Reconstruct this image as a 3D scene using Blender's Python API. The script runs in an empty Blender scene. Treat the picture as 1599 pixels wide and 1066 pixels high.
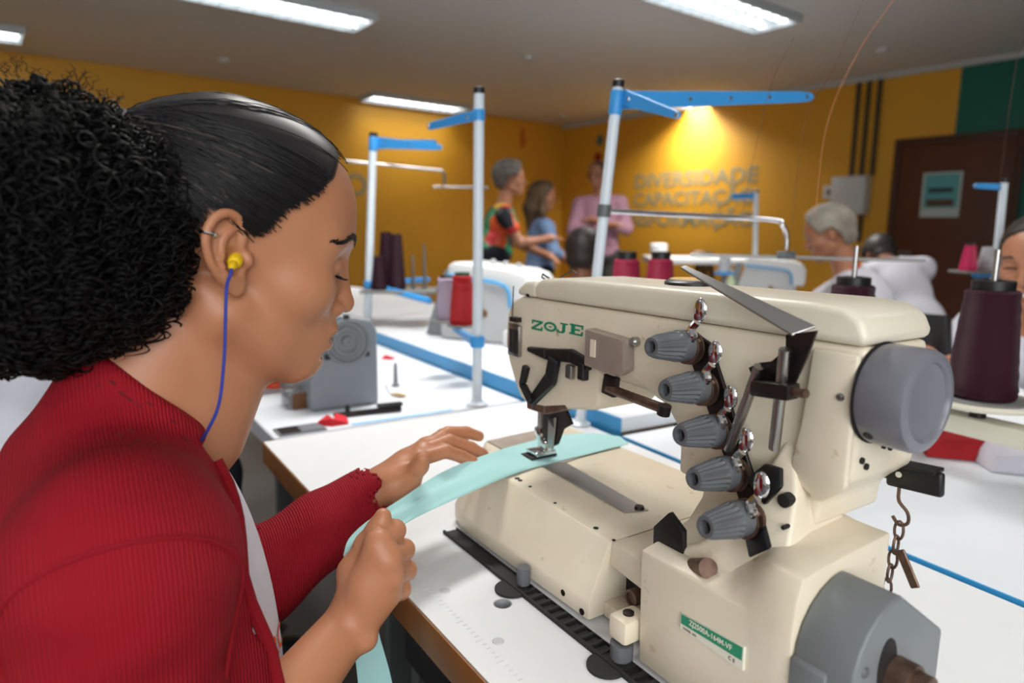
import bpy, bmesh, math, random
import numpy as np
from mathutils import Vector, Matrix

random.seed(7); RNG = np.random.default_rng(7)
PI = math.pi; R = math.radians
scene = bpy.context.scene
COL = scene.collection

# ------------------------------------------------------------------ camera
CAM_H = 1.16                      # seated eye height
FPX = 1060.0                      # focal length in pixels of the 1599 x 1066 frame
PITCH = math.atan((533 - 360) / FPX); ROLL = R(0.6)
_fw = np.array([0, math.cos(PITCH), -math.sin(PITCH)]); _rt = np.array([1., 0, 0]); _up = np.cross(_rt, _fw)
_c, _s = math.cos(ROLL), math.sin(ROLL)
_rt, _up = _rt * _c + _up * _s, _up * _c - _rt * _s
cam_data = bpy.data.cameras.new('camera'); cam = bpy.data.objects.new('camera', cam_data); COL.objects.link(cam)
cam.matrix_world = Matrix(((_rt[0], _up[0], -_fw[0], 0), (_rt[1], _up[1], -_fw[1], 0), (_rt[2], _up[2], -_fw[2], CAM_H), (0, 0, 0, 1)))
cam_data.sensor_width = 36; cam_data.lens = 36 * FPX / 1599
cam_data.clip_start = 0.02; cam_data.clip_end = 60
cam_data.dof.use_dof = True; cam_data.dof.focus_distance = 0.66; cam_data.dof.aperture_fstop = 4.0
scene.camera = cam

# ------------------------------------------------------------------ world, exposure
world = bpy.data.worlds.new('room_ambience'); scene.world = world; world.use_nodes = True
world.node_tree.nodes['Background'].inputs[0].default_value = (0.75, 0.85, 1.0, 1)
world.node_tree.nodes['Background'].inputs[1].default_value = 0.3
scene.view_settings.view_transform = 'Standard'; scene.view_settings.look = 'None'
scene.view_settings.exposure = 0.0; scene.view_settings.gamma = 1.0; scene.view_settings.use_curve_mapping = False
scene.cycles.use_denoising = True
scene.cycles.max_bounces = 6; scene.cycles.diffuse_bounces = 3; scene.cycles.glossy_bounces = 3; scene.cycles.transparent_max_bounces = 6
scene.cycles.sample_clamp_indirect = 6.0
LAMP_W = 47.0                     # each ceiling fitting
LAMP_GLOW = 5.0
FILL_W = 92.0                 # fill light added behind the camera, as from an unseen window

def area_light(name, loc, size, size_y, watts, col, direction, spread=180):
    l = bpy.data.lights.new(name, 'AREA'); l.shape = 'RECTANGLE'; l.size = size; l.size_y = size_y
    l.energy = watts; l.color = col; l.spread = R(spread)
    o = bpy.data.objects.new(name, l); COL.objects.link(o); o.location = loc
    o.rotation_euler = Vector(direction).to_track_quat('-Z', 'Y').to_euler()
    return o
area_light('window_fill', (-0.13, -2.73, 1.7), 3.3, 1.35, FILL_W, (0.95, 0.975, 1.0), (-0.605, 0.796, -0.05))  # added front fill, placed where an unseen window would be

# ------------------------------------------------------------------ measuring helpers (metres; pixels of the 1599 x 1066 photograph)
CAM = np.array([0, 0, CAM_H])
def ray(x, y): return _fw + _rt * (x - 799.5) / FPX - _up * (y - 533) / FPX
def at(x, y, d):                  # the point at distance d (along world Y) on the sight line
    r = ray(x, y); return CAM + r * (d / r[1])
def on_z(x, y, z):
    r = ray(x, y); return CAM + r * ((z - CAM_H) / r[2])
TZ = 0.76                         # table height
ORG = np.array([-0.4705, 1.2377, 0.0])       # left front corner of the near table
UU = np.array([0.54897, -0.83584, 0.0]); VV = np.array([0.83584, 0.54897, 0.0])
TABLE_RZ = math.atan2(UU[1], UU[0])
def T(u, v, z=0.0): return ORG + UU * u + VV * v + np.array([0, 0, TZ + z])      # table coordinates to world
def on_v(x, y, v):                # (u, v, z) in table coordinates on the upright plane v
    r = ray(x, y); p = CAM + r * ((v - (CAM - ORG) @ VV) / (r @ VV)) - ORG
    return (float(p @ UU), v, float(p[2] - TZ))
def on_u(x, y, u):
    r = ray(x, y); p = CAM + r * ((u - (CAM - ORG) @ UU) / (r @ UU)) - ORG
    return (u, float(p @ VV), float(p[2] - TZ))
def on_t(x, y, z=0.0):
    p = on_z(x, y, TZ + z) - ORG; return (float(p @ UU), float(p @ VV), z)
# ------------------------------------------------------------------ materials
def lin(c):
    return tuple(((v / 255) / 12.92 if v / 255 <= 0.04045 else ((v / 255 + 0.055) / 1.055) ** 2.4) for v in c)
MATS = {}
def mat(name, rgb, rough=0.5, metal=0.0, mottle=None, bump=None, spec=0.5, coat=0.0, sss=0.0, emit=None, alpha=1.0, trans=0.0, wave=None, stain=None):
    """mottle=(scale, amount, rgb2) colour noise; bump=(scale, strength); wave=(scale, strength, axis, mix_rgb) fine ribs; stain=(scale, lo, hi, rgb)"""
    if name in MATS: return MATS[name]
    m = bpy.data.materials.new(name); m.use_nodes = True; nt = m.node_tree; n = nt.nodes; L = nt.links
    b = n['Principled BSDF']; col = (*lin(rgb), 1)
    b.inputs['Base Color'].default_value = col; b.inputs['Roughness'].default_value = rough; b.inputs['Metallic'].default_value = metal
    b.inputs['Specular IOR Level'].default_value = spec; b.inputs['Coat Weight'].default_value = coat
    if sss:
        b.inputs['Subsurface Weight'].default_value = sss; b.inputs['Subsurface Radius'].default_value = (1, 0.35, 0.2); b.inputs['Subsurface Scale'].default_value = 0.006
    if emit: b.inputs['Emission Color'].default_value = (*lin(emit[0]), 1); b.inputs['Emission Strength'].default_value = emit[1]
    if trans: b.inputs['Transmission Weight'].default_value = trans
    if alpha < 1: b.inputs['Alpha'].default_value = alpha
    tc = n.new('ShaderNodeTexCoord'); last = None
    def noise(scale, detail=4):
        t = n.new('ShaderNodeTexNoise'); t.inputs['Scale'].default_value = scale; t.inputs['Detail'].default_value = detail
        L.new(tc.outputs['Object'], t.inputs['Vector']); return t
    if mottle:
        t = noise(mottle[0]); r = n.new('ShaderNodeMapRange'); r.inputs['From Min'].default_value = 0.35; r.inputs['From Max'].default_value = 0.7
        r.inputs['To Max'].default_value = mottle[1]; L.new(t.outputs['Fac'], r.inputs['Value'])
        x = n.new('ShaderNodeMix'); x.data_type = 'RGBA'; L.new(r.outputs[0], x.inputs['Factor'])
        x.inputs['A'].default_value = col; x.inputs['B'].default_value = (*lin(mottle[2]), 1); last = x.outputs['Result']
    if stain:
        t = noise(stain[0], 6); r = n.new('ShaderNodeMapRange'); r.inputs['From Min'].default_value = stain[1]; r.inputs['From Max'].default_value = stain[2]
        L.new(t.outputs['Fac'], r.inputs['Value']); x = n.new('ShaderNodeMix'); x.data_type = 'RGBA'; L.new(r.outputs[0], x.inputs['Factor'])
        if last: L.new(last, x.inputs['A'])
        else: x.inputs['A'].default_value = col
        x.inputs['B'].default_value = (*lin(stain[3]), 1); last = x.outputs['Result']
    hgt = None
    if wave:
        w = n.new('ShaderNodeTexWave'); w.bands_direction = wave[2]; w.inputs['Scale'].default_value = wave[0]; w.inputs['Distortion'].default_value = 1.2
        w.inputs['Detail'].default_value = 1; L.new(tc.outputs['Object'], w.inputs['Vector']); hgt = (w.outputs['Fac'], wave[1])
        if len(wave) > 3:
            x = n.new('ShaderNodeMix'); x.data_type = 'RGBA'; L.new(w.outputs['Fac'], x.inputs['Factor'])
            if last: L.new(last, x.inputs['B'])
            else: x.inputs['B'].default_value = col
            x.inputs['A'].default_value = (*lin(wave[3]), 1); last = x.outputs['Result']
    if bump: hgt = (noise(bump[0], 5).outputs['Fac'], bump[1])
    if last: L.new(last, b.inputs['Base Color'])
    if hgt:
        bp = n.new('ShaderNodeBump'); bp.inputs['Strength'].default_value = hgt[1]; bp.inputs['Distance'].default_value = 0.002
        L.new(hgt[0], bp.inputs['Height']); L.new(bp.outputs['Normal'], b.inputs['Normal'])
    MATS[name] = m; return m

# ------------------------------------------------------------------ objects
def tag(o, label=None, cat=None, group=None, kind=None):
    if label: o['label'] = label
    if cat: o['category'] = cat
    if group: o['group'] = group
    if kind: o['kind'] = kind
    return o
def empty(name, loc=(0, 0, 0), rz=0.0, label=None, cat=None, group=None, kind=None):
    o = bpy.data.objects.new(name, None); COL.objects.link(o); o.location = tuple(loc); o.rotation_euler = (0, 0, rz); o.empty_display_size = 0.05
    return tag(o, label, cat, group, kind)
def link_mesh(name, me, material, parent=None, loc=None, rz=None):
    o = bpy.data.objects.new(name, me); COL.objects.link(o)
    if material is not None and not me.materials:
        for m_ in (material if isinstance(material, (list, tuple)) else [material]): me.materials.append(m_)
    if parent: o.parent = parent
    if loc is not None: o.location = tuple(loc)
    if rz is not None: o.rotation_euler = (0, 0, rz)
    return o
def copy_tree(o, parent=None):
    c = o.copy(); COL.objects.link(c); c.parent = parent
    for ch in list(o.children): copy_tree(ch, c)
    return c

def basis(axis):
    a = np.array(axis, float); a /= np.linalg.norm(a)
    h = np.array([0, 0, 1.]) if abs(a[2]) < 0.9 else np.array([1., 0, 0])
    x = np.cross(h, a); x /= np.linalg.norm(x); return x, np.cross(a, x), a
class MB:
    """collects shapes and links them as one mesh object"""
    def __init__(s, off=(0, 0, 0)): s.v = []; s.f = []; s.m = []; s.mi = 0; s.off = np.array(off, float)
    def add(s, verts, faces):
        k = len(s.v); s.v += [tuple(np.array(p, float) - s.off) for p in verts]; s.f += [tuple(i + k for i in f) for f in faces]; s.m += [s.mi] * len(faces); return s
    def box(s, x0, x1, y0, y1, z0, z1):
        return s.add([(x, y, z) for z in (z0, z1) for y in (y0, y1) for x in (x0, x1)],
                     [(0, 2, 3, 1), (4, 5, 7, 6), (0, 1, 5, 4), (2, 6, 7, 3), (0, 4, 6, 2), (1, 3, 7, 5)])
    def obox(s, c, ax, ay, az):       # oriented box: centre and three half axes
        c, ax, ay, az = (np.array(q, float) for q in (c, ax, ay, az))
        return s.add([c + ax * i + ay * j + az * k for k in (-1, 1) for j in (-1, 1) for i in (-1, 1)],
                     [(0, 2, 3, 1), (4, 5, 7, 6), (0, 1, 5, 4), (2, 6, 7, 3), (0, 4, 6, 2), (1, 3, 7, 5)])
    def prism(s, pts0, pts1):         # two matching outlines of 3-D points
        n = len(pts0)
        return s.add(list(pts0) + list(pts1), [tuple(range(n))[::-1], tuple(range(n, 2 * n))] + [(i, (i + 1) % n, n + (i + 1) % n, n + i) for i in range(n)])
    def uz(s, poly, v0, v1): return s.prism([(u, v0, z) for u, z in poly], [(u, v1, z) for u, z in poly])
    def vz(s, poly, u0, u1): return s.prism([(u0, v, z) for v, z in poly], [(u1, v, z) for v, z in poly])
    def xy(s, poly, z0, z1): return s.prism([(x, y, z0) for x, y in poly], [(x, y, z1) for x, y in poly])
    def loft(s, rings, close=True, caps=True):
        n = len(rings[0]); V = [p for r in rings for p in r]; F = []
        for k in range(len(rings) - 1):
            for i in range(n if close else n - 1):
                j = (i + 1) % n; F.append((k * n + i, k * n + j, (k + 1) * n + j, (k + 1) * n + i))
        if caps: F += [tuple(range(n))[::-1], tuple(range((len(rings) - 1) * n, len(rings) * n))]
        return s.add(V, F)
    def tube(s, path, r, n=10, caps=True):
        P = [np.array(p, float) for p in path]; rs = r if isinstance(r, (list, tuple)) else [r] * len(P); rings = []; x = None
        for i, p in enumerate(P):
            t = P[min(i + 1, len(P) - 1)] - P[max(i - 1, 0)]; t = t / (np.linalg.norm(t) + 1e-12)
            if x is None: x, y, _ = basis(t)
            else: x = x - t * (x @ t); x /= np.linalg.norm(x) + 1e-12; y = np.cross(t, x)
            rings.append([p + (x * math.cos(2 * PI * a / n) + y * math.sin(2 * PI * a / n)) * rs[i] for a in range(n)])
        return s.loft(rings, True, caps)
    def lathe(s, prof, c, axis=(0, 0, 1), n=24, flute=None, caps=None):   # prof: (radius, height) pairs
        x, y, a = basis(axis); c = np.array(c, float); rings = []
        for j, (r, h) in enumerate(prof):
            ring = []
            for k in range(n):
                q = r * (1 - (flute[1] * (0.5 + 0.5 * math.cos(flute[0] * 2 * PI * k / n)) if flute and flute[2] <= j <= flute[3] else 0))
                ring.append(c + a * h + (x * math.cos(2 * PI * k / n) + y * math.sin(2 * PI * k / n)) * q)
            rings.append(ring)
        return s.loft(rings, True, (prof[0][0] > 1e-5 or prof[-1][0] > 1e-5) if caps is None else caps)
    def ball(s, c, r, n=14, m=9, rot=None):
        r = np.array(r if hasattr(r, '__len__') else (r, r, r), float); c = np.array(c, float); rings = []
        for j in range(m + 1):
            t = PI * max(min(j / m, 0.995), 0.005)
            ring = [np.array([math.sin(t) * math.cos(2 * PI * k / n), math.sin(t) * math.sin(2 * PI * k / n), -math.cos(t)]) * r for k in range(n)]
            rings.append([c + (rot @ p if rot is not None else p) for p in ring])
        return s.loft(rings)
    def mesh(s, name, bevel=0.0, seg=2, smooth=True, ang=35, weld=False):
        me = bpy.data.meshes.new(name); bm = bmesh.new()
        vs = [bm.verts.new(p) for p in s.v]
        for f, mi in zip(s.f, s.m):
            try: q = bm.faces.new([vs[i] for i in f]); q.material_index = mi
            except ValueError: pass
        if weld: bmesh.ops.remove_doubles(bm, verts=bm.verts, dist=1e-5)
        bmesh.ops.recalc_face_normals(bm, faces=bm.faces)
        if bevel:
            ed = [e for e in bm.edges if len(e.link_faces) == 2 and e.calc_face_angle(0) > R(28)]
            bmesh.ops.bevel(bm, geom=ed, offset=bevel, segments=seg, profile=0.5, affect='EDGES', clamp_overlap=True)
        bm.to_mesh(me); bm.free()
        if smooth:
            me.polygons.foreach_set('use_smooth', [True] * len(me.polygons)); me.set_sharp_from_angle(angle=R(ang))
        return me
    def build(s, name, material, parent=None, bevel=0.0, seg=2, smooth=True, ang=35, loc=None, rz=None, **kw):
        o = link_mesh(name, s.mesh(name, bevel, seg, smooth, ang), material, parent, loc, rz)
        return tag(o, **kw) if kw else o
def spline(pts, n=8):                 # Catmull-Rom through the points
    P = [np.array(p, float) for p in pts]; P = [2 * P[0] - P[1]] + P + [2 * P[-1] - P[-2]]; out = []
    for i in range(1, len(P) - 2):
        for k in range(n):
            t = k / n; a, b, c, d = P[i - 1], P[i], P[i + 1], P[i + 2]
            out.append(0.5 * (2 * b + (c - a) * t + (2 * a - 5 * b + 4 * c - d) * t * t + (3 * b - a - 3 * c + d) * t ** 3))
    return out + [P[-2]]
def arc(cx, cy, r, a0, a1, n=8): return [(cx + r * math.cos(R(a0 + (a1 - a0) * i / n)), cy + r * math.sin(R(a0 + (a1 - a0) * i / n))) for i in range(n + 1)]
def text_mesh(body, size, bold=0.0, depth=0.0, align='CENTER'):
    cu = bpy.data.curves.new('lettering', 'FONT'); cu.body = body; cu.size = size; cu.offset = bold; cu.extrude = depth; cu.align_x = align; cu.resolution_u = 3
    o = bpy.data.objects.new('lettering', cu); COL.objects.link(o)
    me = bpy.data.meshes.new_from_object(o.evaluated_get(bpy.context.evaluated_depsgraph_get())); bpy.data.objects.remove(o); bpy.data.curves.remove(cu)
    me.name = 'lettering'; me.materials.clear(); return me
def put_text(name, body, size, material, parent, origin, xdir, ydir, bold=0.0, depth=0.0004, align='CENTER', stretch=1.0):
    me = text_mesh(body, size, bold, depth, align)
    x = Vector(xdir).normalized(); y = Vector(ydir); y = (y - x * y.dot(x)).normalized(); z = x.cross(y); o_ = Vector(origin)
    for v in me.vertices: v.co = o_ + x * v.co.x * stretch + y * v.co.y + z * v.co.z
    return link_mesh(name, me, material, parent)

# ------------------------------------------------------------------ organic shapes: signed distances, smooth unions, surface nets
def smin(a, b, k):
    if k <= 0: return np.minimum(a, b)
    h = np.maximum(k - np.abs(a - b), 0) / k; return np.minimum(a, b) - h * h * k * 0.25
class Blob:
    """smooth union of rounded solids, meshed on a sparse grid into ONE continuous surface"""
    def __init__(s): s.p = []; s.frame = (np.zeros(3), np.eye(3))
    def set(s, o, rot): s.frame = (np.array(o, float), np.array(rot, float))
    def _w(s, p): return s.frame[0] + s.frame[1] @ np.array(p, float)
    def _push(s, fn, lo, hi, k, sub, isect=False): s.p.append((fn, np.array(lo) - k, np.array(hi) + k, k, sub)); return s
    def cone(s, a, b, ra, rb, k=0.01, sub=False):
        a, b = s._w(a), s._w(b); ba = b - a; l2 = max(ba @ ba, 1e-12)
        def fn(P):
            t = np.clip(((P - a) @ ba) / l2, 0, 1); d = P - a - t[..., None] * ba
            return np.sqrt((d * d).sum(-1)) - (ra + (rb - ra) * t)
        m = max(ra, rb); return s._push(fn, np.minimum(a, b) - m, np.maximum(a, b) + m, k, sub)
    def chain(s, pts, rs, k=0.01):
        for i in range(len(pts) - 1): s.cone(pts[i], pts[i + 1], rs[i], rs[i + 1], k)
        return s
    def ell(s, c, r, k=0.01, sub=False, rot=None):
        q = s.frame[1] if rot is None else s.frame[1] @ np.array(rot); c = s._w(c); r = np.array(r if hasattr(r, '__len__') else (r,) * 3, float)
        def fn(P):
            L = (P - c) @ q; k0 = np.sqrt(((L / r) ** 2).sum(-1)); k1 = np.sqrt(((L / (r * r)) ** 2).sum(-1)) + 1e-9
            return np.where(k0 < 1e-4, -r.min(), k0 * (k0 - 1) / k1)
        e = np.sqrt((q ** 2) @ (r ** 2)); return s._push(fn, c - e, c + e, k, sub)
    def cut(s, fn, lo, hi, k=0.004): return s._push(fn, lo, hi, k, True)
    def dist(s, P, pad=0.012):
        D = np.full(P.shape[:-1], 0.05)
        lo, hi = P.reshape(-1, 3).min(0), P.reshape(-1, 3).max(0)
        for fn, l, h, k, sub in s.p:
            if (l - pad > hi).any() or (h + pad < lo).any(): continue
            d = fn(P); D = -smin(-D, d, k) if sub else smin(D, d, k)
        return D
    def dist_full(s, P): return s.dist(P, 10.0)
    def grad(s, P, e=0.0015):
        g = np.stack([s.dist_full(P + np.eye(3)[i] * e) - s.dist_full(P - np.eye(3)[i] * e) for i in range(3)], -1)
        return g / (np.linalg.norm(g, axis=-1, keepdims=True) + 1e-9)
    def project(s, P, off=0.0, it=4):
        for _ in range(it): P = P - s.grad(P) * (s.dist_full(P) - off)[..., None]
        return P
    def mesh(s, name, h, n=32, relief=None):
        lo = np.min([p[1] for p in s.p if not p[4]], 0) - 3 * h; hi = np.max([p[2] for p in s.p if not p[4]], 0) + 3 * h
        nb = np.ceil((hi - lo) / (h * n)).astype(int); VP = []; VI = []; Q = []
        boxes = np.array([[p[1] - 4 * h, p[2] + 4 * h] for p in s.p if not p[4]])
        M = 1 << 20
        for bi in np.ndindex(*nb):
            b0 = np.array(bi) * n; wl = lo + (b0 - 1) * h; wh = lo + (b0 + n + 1) * h
            if not ((boxes[:, 0] < wh) & (boxes[:, 1] > wl)).all(1).any(): continue
            ax = [np.arange(b0[i] - 1, b0[i] + n + 1) for i in range(3)]
            # cheap rejection on a coarse lattice
            G = np.stack(np.meshgrid(*[a * h + lo[i] for i, a in enumerate(ax)], indexing='ij'), -1)
            D = s.dist(G[::8, ::8, ::8], 0.02)
            if D.min() > 16 * h * 0.9 or D.max() < -16 * h * 0.9: continue
            D = s.dist(G, 4 * h + 0.004)
            if relief is not None: D = D + relief(G)
            S = D < 0
            if S.all() or not S.any(): continue
            m = n + 1; cnt = sum(S[i:i + m, j:j + m, k:k + m].astype(np.int8) for i in (0, 1) for j in (0, 1) for k in (0, 1))
            A = np.argwhere((cnt > 0) & (cnt < 8))
            corner = {(i, j, k): D[A[:, 0] + i, A[:, 1] + j, A[:, 2] + k] for i in (0, 1) for j in (0, 1) for k in (0, 1)}
            acc = np.zeros((len(A), 3)); num = np.zeros(len(A))
            for c0 in corner:
                for d in range(3):
                    if c0[d]: continue
                    c1 = tuple(c0[q] + (q == d) for q in range(3)); a, b = corner[c0], corner[c1]; x = (a < 0) != (b < 0)
                    t = np.where(x, a / np.where(x, a - b, 1), 0); p = np.tile(np.array(c0, float), (len(A), 1)); p[:, d] += t
                    acc += p * x[:, None]; num += x
            gid = A + b0 - 1 + 2
            VP.append(lo + (A + b0 - 1 + acc / num[:, None]) * h); VI.append((gid[:, 0] * M + gid[:, 1]) * M + gid[:, 2])
            for d in range(3):
                sl0 = [slice(1, n + 1)] * 3; sl1 = list(sl0); sl1[d] = slice(2, n + 2)
                a, b = S[tuple(sl0)], S[tuple(sl1)]; E = np.argwhere(a != b) + 1
                if not len(E): continue
                flip = a[a != b]; e, f = [(1, 2), (2, 0), (0, 1)][d]; cells = []
                for (p_, q_) in ((0, 0), (1, 0), (1, 1), (0, 1)):
                    c = E.copy(); c[:, e] -= p_; c[:, f] -= q_; c = c + b0 - 1 + 2; cells.append((c[:, 0] * M + c[:, 1]) * M + c[:, 2])
                quad = np.stack(cells, 1); quad[~flip] = quad[~flip][:, ::-1]; Q.append(quad)
        VP = np.concatenate(VP); VI = np.concatenate(VI); Q = np.concatenate(Q)
        uid, first = np.unique(VI, return_index=True); VP = VP[first]; F = np.searchsorted(uid, Q)
        ok = (uid[np.clip(F, 0, len(uid) - 1)] == Q).all(1); F = F[ok]
        me = bpy.data.meshes.new(name); me.from_pydata(VP.tolist(), [], F[:, ::-1].tolist() if False else F.tolist())
        me.polygons.foreach_set('use_smooth', [True] * len(me.polygons)); me.update(); return me
def poly_sd(poly):                    # signed distance to a 2-D polygon
    Pn = np.array(poly, float)
    def fn(x, y):
        d = np.full(x.shape, 1e9); ins = np.zeros(x.shape, bool)
        for i in range(len(Pn)):
            a, b = Pn[i], Pn[(i + 1) % len(Pn)]; e = b - a; wx, wy = x - a[0], y - a[1]
            t = np.clip((wx * e[0] + wy * e[1]) / (e @ e), 0, 1); d = np.minimum(d, (wx - e[0] * t) ** 2 + (wy - e[1] * t) ** 2)
            if a[1] != b[1]: ins ^= ((a[1] > y) != (b[1] > y)) & (x < (b[0] - a[0]) * (y - a[1]) / (b[1] - a[1]) + a[0])
        return np.where(ins, -1, 1) * np.sqrt(d)
    return fn
def rot_zyx(yaw, pitch=0.0, roll=0.0):
    cy, sy, cp, sp, cr, sr = math.cos(yaw), math.sin(yaw), math.cos(pitch), math.sin(pitch), math.cos(roll), math.sin(roll)
    return np.array([[cy, -sy, 0], [sy, cy, 0], [0, 0, 1]]) @ np.array([[cp, 0, sp], [0, 1, 0], [-sp, 0, cp]]) @ np.array([[1, 0, 0], [0, cr, -sr], [0, sr, cr]])
def recenter(me, o): me.transform(Matrix.Translation(-Vector(o))); return me
# ------------------------------------------------------------------ the room
CEIL = 2.65
KORNER = on_z(880, 196, CEIL)[:2]
DL = on_z(0, 78, CEIL)[:2] - KORNER; DL /= np.linalg.norm(DL)
DR = on_z(1599, 80, CEIL)[:2] - KORNER; DR /= np.linalg.norm(DR)
NL = np.array([-DL[1], DL[0]]); NL = NL if NL @ (-KORNER) > 0 else -NL          # into the room
NR = np.array([-DR[1], DR[0]]); NR = NR if NR @ (-KORNER) > 0 else -NR
def on_wall(x, y, d, nrm):           # (distance along the wall, height) of a sight line meeting the wall
    r = ray(x, y); t = ((KORNER - CAM[:2]) @ nrm) / (r[:2] @ nrm); p = CAM + r * t
    return float((p[:2] - KORNER) @ d), float(p[2])
def wall_pt(d, nrm, s, z, off=0.0): q = KORNER + d * s + nrm * off; return np.array([q[0], q[1], z])
def wall_box(mb, d, nrm, s0, s1, z0, z1, t0, t1):
    mb.prism([wall_pt(d, nrm, s, z, t0) for s, z in ((s0, z0), (s1, z0), (s1, z1), (s0, z1))], [wall_pt(d, nrm, s, z, t1) for s, z in ((s0, z0), (s1, z0), (s1, z1), (s0, z1))])
m_yellow = mat('yellow_paint', (228, 168, 50), 0.5, mottle=(3, 0.25, (218, 158, 44)), bump=(180, 0.08))
m_teal = mat('teal_paint', (12, 104, 88), 0.55, mottle=(3, 0.2, (10, 96, 82)), bump=(180, 0.08))
m_ceil = mat('ceiling_paint', (228, 226, 224), 0.9, bump=(120, 0.06))
m_floor = mat('floor_vinyl', (78, 76, 74), 0.5, mottle=(6, 0.5, (66, 64, 62)))
m_plainwall = mat('pale_wall_paint', (214, 210, 200), 0.8, mottle=(2, 0.2, (205, 200, 190)))
LEN_L, LEN_R = 11.0, 10.0
s_teal = on_wall(1503, 100, DR, NR)[0]
mb = MB(); wall_box(mb, DL, NL, -0.15, LEN_L, 0, CEIL, -0.15, 0); tag(mb.build('wall_left', m_yellow, smooth=False), 'yellow painted wall on the left', kind='structure')
mb = MB(); wall_box(mb, DR, NR, 0, s_teal, 0, CEIL, -0.15, 0); mb.mi = 1; wall_box(mb, DR, NR, s_teal, LEN_R, 0, CEIL, -0.15, 0)
tag(mb.build('wall_right', [m_yellow, m_teal], smooth=False), 'yellow wall with a teal end at the door', kind='structure')
PA, PB = KORNER + DL * LEN_L, KORNER + DR * LEN_R; PC = PA + DR * LEN_R
def plain_wall(name, a, b):
    d = (b - a) / np.linalg.norm(b - a); n = np.array([-d[1], d[0]]); n = n if n @ (KORNER * 0.3 - a) > 0 else -n
    q = [a, b, b - n * 0.15, a - n * 0.15]; m_ = MB(); m_.xy([tuple(p) for p in q], 0, CEIL); tag(m_.build(name, m_plainwall, smooth=False), kind='structure')
plain_wall('wall_front', PA, PC); plain_wall('wall_back', PC, PB)
foot = [tuple(KORNER), tuple(PA), tuple(PC), tuple(PB)]
mb = MB(); mb.xy(foot, -0.1, 0); tag(mb.build('floor', m_floor, smooth=False), kind='structure')
mb = MB(); mb.xy(foot, CEIL, CEIL + 0.12); tag(mb.build('ceiling', m_ceil, smooth=False), kind='structure')
m_cornice = mat('cornice_paint', (196, 198, 196), 0.7)
mb = MB(); wall_box(mb, DR, NR, 0, LEN_R, CEIL - 0.05, CEIL - 0.002, 0.001, 0.03); tag(mb.build('trim_1', m_cornice, smooth=False), kind='structure')
mb = MB(); wall_box(mb, DL, NL, 0, LEN_L, CEIL - 0.025, CEIL - 0.002, 0.001, 0.02); tag(mb.build('trim_2', m_yellow, smooth=False), kind='structure')
mb = MB(); wall_box(mb, DL, NL, 0, LEN_L, 0, 0.08, 0.001, 0.015); tag(mb.build('baseboard_left', m_floor, smooth=False), kind='structure')
mb = MB(); wall_box(mb, DR, NR, 0, s_teal - 1.2, 0, 0.08, 0.001, 0.015); tag(mb.build('baseboard_right', m_floor, smooth=False), kind='structure')

# door with its frame, set against the right wall
m_door = mat('door_veneer', (96, 50, 26), 0.45, mottle=(5, 0.6, (78, 38, 20)), wave=(3.0, 0.05, 'X'))
m_doorframe = mat('door_frame_veneer', (74, 40, 24), 0.5)
m_steel = mat('brushed_steel', (170, 168, 165), 0.3, 1.0, bump=(300, 0.05))
d0 = on_wall(1393, 300, DR, NR)[0]; d1 = on_wall(1594, 300, DR, NR)[0]; dz = on_wall(1430, 216, DR, NR)[1]
door = empty('door_1', wall_pt(DR, NR, (d0 + d1) / 2, 0), 0); tag(door, 'brown wooden door with a teal poster', kind='structure')
dp = np.array(door.location)
mb = MB(dp); wall_box(mb, DR, NR, d0 + 0.06, d1 - 0.06, 0.005, dz - 0.06, 0.004, 0.028); mb.build('door_panel', m_door, door, 0.003)
for nm, q in (('door_jamb', (d0, d0 + 0.058, 0, dz)), ('door_jamb', (d1 - 0.058, d1, 0, dz)), ('door_head', (d0 + 0.059, d1 - 0.059, dz - 0.058, dz))):
    mb = MB(dp); wall_box(mb, DR, NR, *q, 0.002, 0.04); mb.build(nm, m_doorframe, door, 0.004)
mb = MB(dp); mb.tube([wall_pt(DR, NR, d0 + 0.13, 1.0, 0.03), wall_pt(DR, NR, d0 + 0.13, 1.0, 0.075), wall_pt(DR, NR, d0 + 0.25, 1.0, 0.075)], 0.01); mb.build('door_handle', m_steel, door)

# poster on the door
pr = [on_wall(x, y, DR, NR) for x, y in ((1442, 272), (1505, 266), (1500, 340), (1440, 338))]
ps0, ps1 = (pr[0][0] + pr[3][0]) / 2, (pr[1][0] + pr[2][0]) / 2; pz0, pz1 = (pr[2][1] + pr[3][1]) / 2, (pr[0][1] + pr[1][1]) / 2
m_pwhite = mat('poster_paper', (196, 208, 206), 0.6); m_pteal = mat('poster_teal', (98, 176, 178), 0.6); m_pdark = mat('poster_ink', (52, 74, 80), 0.6); m_pbrown = mat('poster_brown', (96, 66, 48), 0.6)
poster = empty('poster', wall_pt(DR, NR, (ps0 + ps1) / 2, (pz0 + pz1) / 2, 0.028), 0, 'teal and white paper poster taped on the brown door', 'poster'); pp = np.array(poster.location)
W_, H_ = ps1 - ps0, pz1 - pz0
def pbox(nm, m_, a0, a1, b0, b1, t0, t1):
    mb = MB(pp); wall_box(mb, DR, NR, ps0 + W_ * a0, ps0 + W_ * a1, pz0 + H_ * b0, pz0 + H_ * b1, t0, t1); mb.build(nm, m_, poster, smooth=False)
pbox('sheet', m_pwhite, 0, 1, 0, 1, 0.029, 0.031); pbox('teal_panel', m_pteal, 0.06, 0.94, 0.2, 0.96, 0.0311, 0.0316)
pbox('headline', m_pdark, 0.16, 0.8, 0.54, 0.66, 0.0317, 0.032); pbox('picture', m_pbrown, 0.14, 0.84, 0.24, 0.4, 0.0317, 0.032)

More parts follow.
